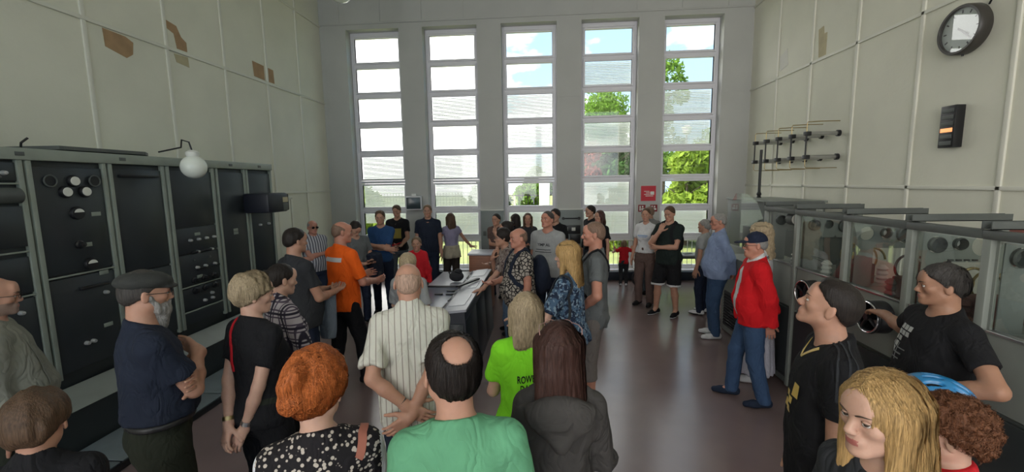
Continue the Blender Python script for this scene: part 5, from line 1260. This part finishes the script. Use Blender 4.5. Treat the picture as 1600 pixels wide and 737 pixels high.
who('woman with short blonde hair and red strap, hands behind back', -1.65, 2.25, 1.655, -56, sex='f', bulk=1.03, head=(-26, -8, 0), skin='fair',
    top=dict(mat=C_black, sleeve='short', loose=.022, hem=.86), bottom=tr(C_black, wide=1.15), shoe=C_black, armR=((.06, -.17, .86), (1, -.4, -.1), (0, 1, .2), (-.3, -.5, -.9), .8), armL=((.02, -.20, .90), (1, -.4, -.1), (0, 1, .2), (-.3, -.5, -.9), .8),
    hair=dict(style='short', mat=H_blond2, th=.020, up=.008, drop=.018, nape=.012, messy=6, na=.006, nf=(50, 50, 16), jit=.45, str=1, n=3600), extra=d_ex)
def c_ex(R): cap(R, mat('cap_dark_grey', (.030, .032, .030), .85, bump=.2), True); beard(R, H_grey, .09); glasses(R)
who('bearded man in dark flat cap with arms crossed', -1.95, 1.90, 1.755, -84, bulk=1.0, belly=.03, head=(-2, -4, 0), skin='mid', fat=1.05,
    top=dict(mat=C_navy, sleeve='short', loose=.014, hem=1.03), bottom=tr(C_olive, wide=1.25, belt=M_blk), shoe=C_black, armR=((-.06, .20, 1.27), (.9, -.1, -.9), (0, -1, .1), (-1, -.35, .3), .5), armL=((-.09, .16, 1.20), (.9, -.2, -.9), (0, -1, 0), (-1, -.3, .1), .5), hair=dict(style='short', mat=H_dkg, th=.006), extra=c_ex)
def b_ex(R): glasses(R); band(R, [(.09, .13, 1.42), (.11, .18, 1.2), (.12, .18, .95)], .04, C_stone, 'shirt_placket', 16, .002, .001)
who('man with glasses and stubble in stone grey shirt at left edge', -3.04, 2.08, 1.68, -96, bulk=1.08, belly=.06, head=(0, -4, 0), skin='mid', stub=True,
    top=dict(name='shirt', mat=C_stone, sleeve='long', loose=.02, collar=True, hem=.82), bottom=tr(C_olive), shoe=C_black, armR='down', armL='down', hair=dict(style='fringe', mat=H_grey, th=.004, bald=(0, .03, .10), bsz=(.085, .12, .08)), extra=b_ex)
def e_ex(R):
    F = Field(); F.u(R['T'](el((.12, .26, .93), (.12, .07, .075))), .01); F.noise(lambda P: .006*vnoise(P*20, 3)); mesh_field(F, 'shoulder_bag', [D_light], R['e'], .009)
    c = R['T'].pt((.12, .27, 1.012)); MB().box(-.035, .035, -.07, .07, -.005, .005, bev=.004, mtx=Matrix.Translation(Vector(c))).build('phone', C_black, R['e'])
who('young woman with dark bun in plaid shirt holding denim bag', -1.82, 2.77, 1.62, -70, sex='f', bulk=.98, head=(0, -8, 0), skin='fair',
    top=dict(name='shirt', mat=P_plaid, sleeve='rolled', loose=.03, hem=.82, collar=True, slw=1.2), bottom=tr(C_black), shoe=C_black, armR=((.14, .24, .98), (.8, -.6, -.6), (0, 0, -1), (-.2, 1, -.1), .6), armL=((.10, .26, .98), (.8, -.6, -.6), (0, 0, -1), (-.4, 1, -.1), .6),
    hair=dict(style='bun', mat=H_dark, th=.006, bc=(0, -.118, .045), drop=.01), extra=e_ex)
def t_ex(R): decal(R, 'ROWE\nDĄB', .060, 1.262, C_black, back=True, x=-.026, sx=.60, name='back_lettering', bold=.0012)
who('short-statured woman in lime green t-shirt with black back lettering', -.105, 2.22, 1.565, 8, sex='f', bulk=1.10, head=(6, -4, 0), skin='fair',
    top=dict(mat=C_lime, sleeve='short', loose=.02, hem=.84, fold=.018), bottom=tr(C_black), shoe=C_black, armR='front', armL='front', hair=dict(style='bob', mat=H_blond2, len=.17, th=.012, tipw=.09, str=1, n=3200), extra=t_ex)
KEEP = {}
def ap_ex(R):
    pg = mat('print_grey', (.45, .46, .45), .7)
    for k, (n_, z_, x_) in enumerate(((3, 1.36, .05), (3, 1.325, .06), (2, 1.29, .075), (2, 1.255, .09), (2, 1.22, .10), (1, 1.185, .115), (1, 1.145, .125))):
        decal(R, '', 0, z_, pg, flat=[(-.055+.036*i, -.055+.036*i+.030, 0, .027) for i in range(n_)], x=x_, name='print_tile_row')
    decal(R, '', 0, 1.2, mat('print_dim', (.16, .17, .17), .7), flat=[(-.12, .0, .05, .056), (-.13, -.02, .02, .028), (-.10, -.03, -.01, -.002), (-.07, -.06, -.02, .08), (-.12, -.11, .0, .06)], name='chest_drawing')
    KEEP['ap'] = R
xr_, yr_, Hr_ = 2.08, 2.38, 1.69
who('dark-haired man in black printed t-shirt, one hand on handwheel', xr_, yr_, Hr_, 124, bulk=1.04, belly=.03, head=(-18, -2, 0), skin='tan', fat=1.04,
    top=dict(mat=C_black, sleeve='short', loose=.022, hem=.86), bottom=tr(D_dark, belt=M_blk), shoe=C_black, armR=((.665, -.12, 1.27), (.2, -.3, -1), (0, 0, -1), (1, .1, .0), .9), armL=((.21, .16, 1.14), (1, -.55, .05), (-.3, -1, 0), (-.7, .5, -.15), .5),
    hair=dict(style='short', mat=H_dkg, th=.009, drop=-.004, messy=3, str=1, na=.004, n=3000), extra=ap_ex)
# blue helmet hanging at that man's hip
R = KEEP['ap']; e = empty('bicycle_helmet', (0, 0, 0), label='bright blue vented bicycle helmet hanging at the waist of the printed-tee man', cat='helmet')
hp = Vector((1.83, 2.05, 1.14)); e.location = hp; F = Field(); F.u(el((0, 0, 0), (.135, .105, .085)), .0); F.sub(el((0, 0, -.02), (.12, .09, .08)), .004); F.cut(plane((0, 0, -1), (0, 0, -.02)))
for k in range(-2, 3):
    for q in (-.07, .03): F.sub(rc((q, k*.038, .12), (q+.055, k*.038, .12-.0), .0115+.03*0, .0115), .003) if False else F.sub(el((q+.03, k*.036, .085-abs(k)*.018), (.036, .0105, .05)), .003)
mesh_field(F, 'helmet_shell', [mat('helmet_blue', (.02, .22, .50), .3, coat=.4)], e, .0045); F = Field(); F.u(el((0, 0, -.004), (.125, .096, .074)), 0); F.sub(el((0, 0, -.02), (.11, .085, .07)), .003); F.cut(plane((0, 0, -1), (0, 0, -.02))); mesh_field(F, 'helmet_lining', [C_black], e, .006)
e.rotation_euler = (math.radians(-8), math.radians(10), math.radians(-30))
w0 = Vector(R['T'].pt((-.16, .22, 1.14))); w0 = R['e'].location + Matrix.Rotation(R['e'].rotation_euler.z, 3, 'Z') @ w0
mw = Matrix.Translation(hp) @ e.rotation_euler.to_matrix().to_4x4(); iw = mw.inverted()
MB().tube([(.10, 0, -.01), tuple(iw @ (hp.lerp(w0, .5)+Vector((0, 0, -.03)))), tuple(iw @ w0)], .006, 8).build('helmet_strap', C_black, e)

# --- around the guide
def h_ex(R):
    decal(R, '', 0, 1.37, mat('reflective_band', (.62, .60, .60), .35), back=True, flat=[(-.10, .13, -.022, .022)], name='reflective_band')
    T = R['T']; c = T.pt((.10, .37, 1.12)); MB().cyl(c+np.array((0, 0, -.05)), c+np.array((.0, .03, .06)), .017).build('microphone', C_char, R['e'])
who('bald guide in bright orange t-shirt speaking, black trousers', -2.13, 4.32, 1.775, -56, bulk=1.0, head=(-26, -4, 0), skin='ruddy', lean=(2, 0),
    top=dict(mat=C_orange, sleeve='half', loose=.022, hem=.83, fold=.018), bottom=tr(C_black, wide=1.1), shoe=C_black, armR=((.14, .30, 1.10), (.7, -.6, -1), (-1, 0, .2), (0, 1, .1), .8), armL=((.10, .32, 1.14), (.7, -.6, -1), (-1, 0, .2), (0, 1, .1), .8), legs=((.13, .14), (-.12, -.10)),
    hair=dict(style='fringe', mat=H_fringe, th=.003, bald=(0, .03, .10), bsz=(.085, .115, .082), drop=.0), extra=h_ex)
def f_ex(R):
    F = Field(); T = R['T']; F.u(T(loft([(.66, .07, .05, .26), (.9, .09, .07, .27), (1.08, .10, .07, .27)])), .02); F.noise(lambda P: -.02*np.abs(vnoise(P*np.array((16, 16, 4)), 5))); mesh_field(F, 'folded_jacket', [FB('cloth_grey_blue', (.22, .26, .32))], R['e'], .010)
who('dark-haired man in charcoal t-shirt with folded jacket over his arms', -2.27, 3.70, 1.77, -62, bulk=1.02, belly=.05, head=(-4, -3, 0), skin='mid',
    top=dict(mat=C_char, sleeve='short', loose=.022, hem=.86), bottom=tr(D_dark), shoe=C_black, armR='front', armL='front', hair=dict(style='short', mat=H_dark, th=.010), extra=f_ex)
def g_ex(R): glasses(R, dark=True)
who('older man with sunglasses in striped shirt by the left wall', -3.66, 6.45, 1.61, -158, bulk=1.06, belly=.05, head=(0, 0, 0), skin='ruddy', top=dict(name='shirt', mat=P_gstripe, sleeve='short', loose=.02, collar=True), bottom=tr(D_dark), shoe=C_brownd, armR='crossed', armL='crossed2', hair=dict(style='fringe', mat=H_grey, th=.005), extra=g_ex)
def i_ex(R):
    F = Field(); T = R['T']; F.u(T(loft([(.72, .09, .07, .14), (.95, .13, .10, .16), (1.2, .12, .09, .14)])), .02); F.noise(lambda P: -.02*np.abs(vnoise(P*np.array((10, 10, 5)), 5))); o = mesh_field(F, 'folded_jacket', [C_navy], R['e'], .013); o.location = Vector(T.vec((-.20, .02, 0)))
    c = R['T'].pt((0, .40, 1.14)); MB().box(-.04, .04, -.004, .004, -.07, .07, bev=.004, mtx=Matrix.Translation(Vector(c)) @ Matrix.Rotation(-.9, 4, 'X')).build('phone', C_black, R['e'])
who('man in grey t-shirt looking down at his phone', -2.83, 6.15, 1.62, -150, bulk=1.05, head=(0, -38, 0), skin='mid', lean=(6, 4), top=dict(mat=C_grey, sleeve='short', loose=.02), bottom=tr(D_dark), shoe=C_black, armR='front', armL='front', legs=((.12, .05), (-.14, -.02)), hair=dict(style='short', mat=H_dark, th=.012), extra=i_ex)
who('man in plain blue sweater with arms crossed near the windows', -2.72, 6.85, 1.725, 168, bulk=.98, head=(4, -4, 0), skin='mid', top=dict(name='sweater', mat=C_blue, sleeve='half', loose=.014, hem=.90), bottom=tr(D_dark), shoe=C_black, armR='crossed2', armL='crossed', hair=dict(style='short', mat=H_brown, th=.013, top=.01))
def k_ex(R):
    decal(R, '', 0, 1.22, mat('print_mustard', (.25, .20, .035), .8), flat=[(-.10, .10, -.10, .09)], name='chest_print')
    c = R['T'].pt((.0, .34, 1.02)); MB().box(-.15, .15, -.10, .10, -.003, .003, bev=.002, mtx=Matrix.Translation(Vector(c)) @ Matrix.Rotation(.3, 4, 'Y')).build('leaflet', C_redb, R['e'])
who('man in black t-shirt with mustard print holding a red leaflet', -2.88, 8.1, 1.75, 164, bulk=1.0, head=(-4, -14, 0), skin='mid', top=dict(mat=C_black, sleeve='short', loose=.02), bottom=tr(D_grey), shoe=C_black, armR=((.12, .28, 1.0), (.7, -.5, -1), (0, 0, 1), (-.3, 1, 0), .7), armL=((.12, .28, 1.0), (.7, -.5, -1), (0, 0, 1), (-.3, 1, 0), .7), hair=dict(style='short', mat=H_brown, th=.011, top=.01), extra=k_ex)
who('tall man in navy polo shirt standing with arms down before the pier', -2.20, 7.85, 1.76, 176, bulk=1.06, belly=.02, head=(-4, 0, 0), skin='mid', top=dict(name='polo_shirt', mat=C_navy, sleeve='short', loose=.016, collar=True, v=.03), bottom=tr(D_dark), shoe=C_brownd, armR='down', armL='down', hair=dict(style='short', mat=H_lb, th=.010, top=.008))
who('boy in red long-sleeved top standing beside the desk', -1.91, 6.15, 1.375, 170, sex='k', bulk=.98, kid=True, head=(2, 0, 0), skin='mid', top=dict(name='long_sleeved_top', mat=C_redb, sleeve='long', loose=.018), bottom=tr(D_dark), shoe=C_black, armR='down', armL=((.24, .05, .86), (.8, -.8, 0), (-1, 0, 0), None, .4), hair=dict(style='short', mat=H_lb, th=.012))
def n_ex(R):
    F = Field(); T = R['T']; F.u(T(loft([(.80, .20, .155, -.01), (.9, .195, .15, -.01), (1.06, .165, .125, 0)])), .02); F.u(T(rc((-.03, -.14, 1.02), (-.05, -.16, .84), .03, .035)), .02); F.u(T(rc((.03, -.14, 1.02), (.05, -.16, .84), .03, .035)), .02); F.noise(lambda P: -.012*np.abs(vnoise(P*np.array((14, 14, 6)), 5))); mesh_field(F, 'tied_jacket', [C_beige], R['e'], .013)
who('long-haired woman in lilac top, beige jacket tied at waist', -1.84, 8.15, 1.585, 14, sex='f', bulk=.94, head=(10, -3, 0), skin='mid', top=dict(name='top', mat=C_lilac, sleeve='cap', loose=.008, hem=1.02), bottom=tr(C_brownd, wide=1.15), shoe=C_black, armR=((.50, .12, .96), (.3, -.3, -1), (0, 0, -1), (1, .3, 0), .3), armL=((.42, .14, .92), (.3, -.3, -1), (0, 0, -1), (1, .3, 0), .3), hair=dict(style='long', mat=H_brown, len=.26, tipw=.07), extra=n_ex)
def o_ex(R): band(R, [(.10, -.2, 1.20), (.10, -.15, 1.40), (.09, -.02, 1.50), (.10, .12, 1.40)], .035, C_black, 'bag_strap')
who('grey-blonde woman in pale grey blouse with a black strap', -1.33, 4.0, 1.485, -16, sex='f', bulk=1.02, head=(-14, -4, 0), skin='fair', top=dict(name='blouse', mat=C_greyl, sleeve='half', loose=.022), bottom=tr(D_mid), shoe=C_black, armR='down', armL='front', hair=dict(style='short', mat=H_blond2, th=.018, drop=.02, nape=.01, na=.005, nf=(50, 50, 16)), extra=o_ex)

# --- right of the console
def u_ex(R):
    glasses(R); F = Field(); T = R['T']; F.u(T(el((-.19, .02, .98), (.06, .15, .12))), .02); mesh_field(F, 'shoulder_bag', [FB('bag_maroon', (.06, .03, .035))], R['e'], .011)
who('woman with glasses in taupe patterned blouse leaning onto the console', -.53, 5.15, 1.61, 100, sex='f', bulk=1.08, head=(-2, -2, 0), skin='mid', lean=(9, 0), top=dict(name='blouse', mat=P_taupe, sleeve='half', loose=.026, hem=.80), bottom=tr(D_light), shoe=C_black, armR='chin', armL=((.20, .50, .98), (.8, -.2, -1), (0, 0, -1), (0, 1, -.1), .3), hair=dict(style='short', mat=H_dark, th=.018, drop=.03, nape=.02), extra=u_ex)
who('woman with dark tied hair resting chin on hand, second at the console', -.56, 5.95, 1.62, 98, sex='f', bulk=.98, head=(0, 0, 0), skin='mid', lean=(6, 0), top=dict(mat=C_taupe, sleeve='short'), bottom=tr(D_dark), shoe=C_black, armR='front', armL='chin', hair=dict(style='bun', mat=H_dark, th=.012, bc=(0, -.10, .085)))
def w_ex(R): backpack(R, C_navy, sc=1.1)
who('bald stocky man with black backpack in dark-lined t-shirt', -.30, 4.62, 1.66, 112, bulk=1.14, belly=.07, head=(2, 0, 0), skin='ruddy', fat=1.08, top=dict(mat=P_crack, sleeve='short', loose=.02, hem=.84), bottom=tr(C_black), shoe=C_black, armR='front', armL='down', hair=dict(style='fringe', mat=H_fringe, th=.003, bald=(0, .02, .10), bsz=(.085, .12, .082)), extra=w_ex)
def x_ex(R): decal(R, 'YIMP AL', .050, 1.30, C_char, name='chest_lettering', bold=.001); decal(R, '', 0, 1.2, C_char, flat=[(-.11, .10, .05, .058), (-.12, .11, .02, .028)], name='chest_lettering_line')
who('grey-haired man in light grey t-shirt with dark chest lettering', .02, 5.75, 1.765, 158, bulk=1.10, belly=.05, head=(-12, 8, 0), skin='ruddy', fat=1.05, top=dict(mat=C_greyl, sleeve='short', loose=.02), bottom=tr(D_dark), shoe=C_black, armR='down', armL='down', hair=dict(style='short', mat=H_dkg, th=.008), extra=x_ex)
who('dark-haired person in black t-shirt half hidden by lettered grey tee', .16, 7.4, 1.685, 150, bulk=1.0, head=(0, 0, 0), skin='mid', top=dict(mat=C_black), bottom=tr(D_dark), shoe=C_black, hair=dict(style='short', mat=H_dark, th=.02, drop=.01))
who('teenager with dark cropped hair by the slate panel left of middle window', -.92, 7.9, 1.58, 152, bulk=.9, head=(0, 0, 0), skin='mid', top=dict(mat=C_brown), bottom=tr(D_dark), shoe=C_black, armL='chin', armR='crossed2', hair=dict(style='short', mat=H_dark, th=.012))
who('dark long-haired girl turned away from the camera, beside the teenager', -.60, 8.35, 1.545, 60, sex='f', bulk=.9, skin='mid', top=dict(mat=C_black), bottom=tr(D_dark), shoe=C_black, hair=dict(style='long', mat=H_dark, len=.2))
who('girl with long brown hair in dark grey top before middle window', -.33, 7.95, 1.585, 180, sex='f', bulk=.9, head=(0, 0, 0), skin='mid', top=dict(mat=C_char, neck=.08), bottom=tr(D_dark), shoe=C_black, armR='front', armL='front', hair=dict(style='long', mat=H_brown, len=.32, fw=.085, ff=.95))
def ac_ex(R):
    glasses(R, dark=True, up=True); F = Field(); T = R['T']; F.u(T(el((-.24, -.08, .93), (.05, .15, .13))), .02); F.noise(lambda P: .005*vnoise(P*15, 2)); mesh_field(F, 'shoulder_bag', [FB('bag_slate', (.09, .10, .12))], R['e'], .010)
    band(R, [(-.24, -.08, 1.05), (-.22, -.10, 1.25), (-.15, -.08, 1.44), (-.13, .02, 1.47), (-.18, .12, 1.30), (-.24, .0, 1.08)], .022, C_char, 'bag_strap', 28, .012)
who('blonde woman in blue floral blouse, sunglasses on her head', .17, 3.42, 1.675, 70, sex='f', bulk=1.06, head=(6, -4, 0), skin='fair', top=dict(name='blouse', mat=P_bfloral, sleeve='half', loose=.028, hem=.88, neck=.08, slw=1.3), bottom=tr(C_skirt, wide=1.2), shoe=C_black, armR='down', armL=((.22, .34, 1.10), (.7, -.4, -1), (0, 0, -1), (0, 1, 0), .5), hair=dict(style='long', mat=H_blond, len=.24, th=.014, tipw=.09, str=1, n=3500, back=.02), extra=ac_ex)
def ad_ex(R): straps(R, C_black, -1, .02); straps(R, C_black, 1, .02)
who('tall man in dark grey t-shirt and knee-length shorts, hand on hip', .43, 3.90, 1.79, 93, bulk=1.03, head=(0, 0, 0), skin='ruddy', nose=1.15, lean=(-2, 0), top=dict(mat=C_grey, sleeve='short', loose=.018, hem=.82), bottom=tr(C_taupe, type='shorts', hem=.34, wide=1.05), shoe=(C_black, M_blk), armL='hip', armR='hip', hair=dict(style='buzz', mat=H_fringe, th=.004, drop=.0, na=.001), extra=ad_ex)
who('dark-haired person in black behind the slate panel at the fourth window', .85, 8.3, 1.69, 120, bulk=.95, skin='mid', top=dict(mat=C_black, sleeve='long'), bottom=tr(D_dark), shoe=C_black, hair=dict(style='short', mat=H_dark, th=.016))
who('dark-haired young woman close to tall man in grey tee', .94, 7.6, 1.645, 140, sex='f', bulk=.92, skin='mid', top=dict(mat=C_black), bottom=tr(D_dark), shoe=C_black, hair=dict(style='long', mat=H_brun, len=.16))
who('toddler in red t-shirt reaching toward the window', 1.60, 8.85, .945, 8, sex='k', kid=True, bulk=1.05, skin='mid', top=dict(mat=C_redb, hem=.86), bottom=tr(C_char), shoe=C_white, armR=((.30, .18, 1.40), (1, -.2, -.4), (0, 1, 0), (.2, .4, 1), .3), armL=((.30, .16, 1.38), (1, -.2, -.4), (0, 1, 0), (.2, .4, 1), .3), hair=dict(style='short', mat=H_lb, th=.010))
who('person in grey t-shirt half hidden beside the red notice', 1.93, 8.15, 1.67, 30, bulk=1.0, skin='mid', top=dict(mat=FB('cloth_mid_grey', (.24, .235, .235))), bottom=tr(D_grey), shoe=C_black, hair=dict(style='short', mat=H_fringe, th=.010))
def ai_ex(R): decal(R, '', 0, 1.27, mat('print_pale_blue', (.25, .38, .60), .7), flat=[(-.09, .09, .0, .018), (-.07, .07, -.022, -.010)], name='chest_lettering')
who('young woman in white t-shirt and brown trousers', 1.70, 7.42, 1.685, 158, sex='f', bulk=.94, head=(10, 0, 0), skin='mid', top=dict(mat=C_white, hem=.96, loose=.012), bottom=tr(C_brown, wide=1.1), shoe=(C_black, M_blk), armR='down', armL='down', hair=dict(style='pony', mat=H_brown, th=.010), extra=ai_ex)
def aj_ex(R): backpack(R, C_black, sc=.9)
who('young man in black tee and white-hemmed black shorts, hand at chin', 1.93, 6.86, 1.745, 152, bulk=1.06, head=(6, -12, 0), skin='mid', top=dict(mat=FB('cloth_black_green', (.016, .024, .022)), sleeve='short', loose=.02, hem=.84), bottom=tr(C_black, type='shorts', wide=1.2, hem=.50, band=.03, trim=C_white), shoe=(C_black, C_white), armR='chin', armL=((-.06, .22, 1.12), (.9, -.1, -.9), (0, -1, 0), (-1, 0, 0), .5), legs=((.16, .06), (-.14, -.02)), hair=dict(style='pony', mat=H_brown, th=.012), extra=aj_ex)
def ak_ex(R): glasses(R)
who('grey-haired man with glasses in pale blue shirt and jeans', 2.30, 5.9, 1.705, 100, bulk=1.06, belly=.05, head=(4, -4, 0), skin='ruddy', top=dict(name='shirt', mat=C_lblue, sleeve='long', loose=.022, hem=.86, collar=True, v=.03), bottom=tr(D_mid), shoe=(C_white, C_white), armR='back', armL='back', hair=dict(style='short', mat=H_grey, th=.006), extra=ak_ex)
who('person in pale grey top mostly hidden behind pale blue shirt', 2.50, 6.95, 1.53, 70, bulk=.95, skin='mid', top=dict(mat=C_greyl), bottom=tr(D_dark), shoe=C_white, hair=dict(style='short', mat=H_grey, th=.010))
def am_ex(R):
    cap(R, FB('cap_navy', (.016, .022, .045))); glasses(R, dark=True)
    decal(R, '', 0, 1.16, C_white, flat=[(-.025, .025, .004, .012), (-.018, .018, -.008, 0)], x=-.0, name='badge', back=False)
who('stout man in bright red jacket, navy cap and sunglasses', 1.95, 4.13, 1.65, 102, bulk=1.04, belly=.035, head=(4, -2, 0), skin='ruddy', fat=1.1, top=[dict(name='t_shirt', mat=C_white, sleeve=0, loose=.01, hem=.90, collar=True), dict(name='jacket', mat=C_red, sleeve='long', loose=.02, hem=.84, open=.11, ex=.014, fold=.022, slw=1.15, neck=.072)],
    bottom=tr(D_mid, wide=1.1), shoe=(FB('suede_navy', (.02, .03, .055)), C_navy), armR='back', armL=((.16, -.12, .86), (1, -.6, 0), (-1, 0, 0), (-.2, -.2, -1), .5), legs=((.10, .14), (-.12, -.12)), hair=dict(style='short', mat=H_grey, th=.004), extra=am_ex)
def an_ex(R):
    glasses(R, dark=True, up=True)
    for k, z in enumerate((1.43, 1.405)): band(R, [(-.04, -.12, z+.02), (-.13, -.12, z), (-.22, -.03, z-.05), (-.21, .06, z-.06)], .007, C_black, 'stripe', 16, .003, .001)
who('woman with long curly blonde hair in white top and white skirt', 2.22, 4.60, 1.69, 84, sex='f', bulk=.98, head=(0, -2, 0), skin='mid', top=dict(name='top', mat=C_white, sleeve='short', loose=.018), bottom=tr(C_skirt, type='skirt'), shoe=(C_white, C_white), armR='down', armL='down', hair=dict(style='long', mat=H_blond2, len=.25, th=.026, tipw=.11, nf=(40, 40, 40), na=.012, back=.03), extra=an_ex)
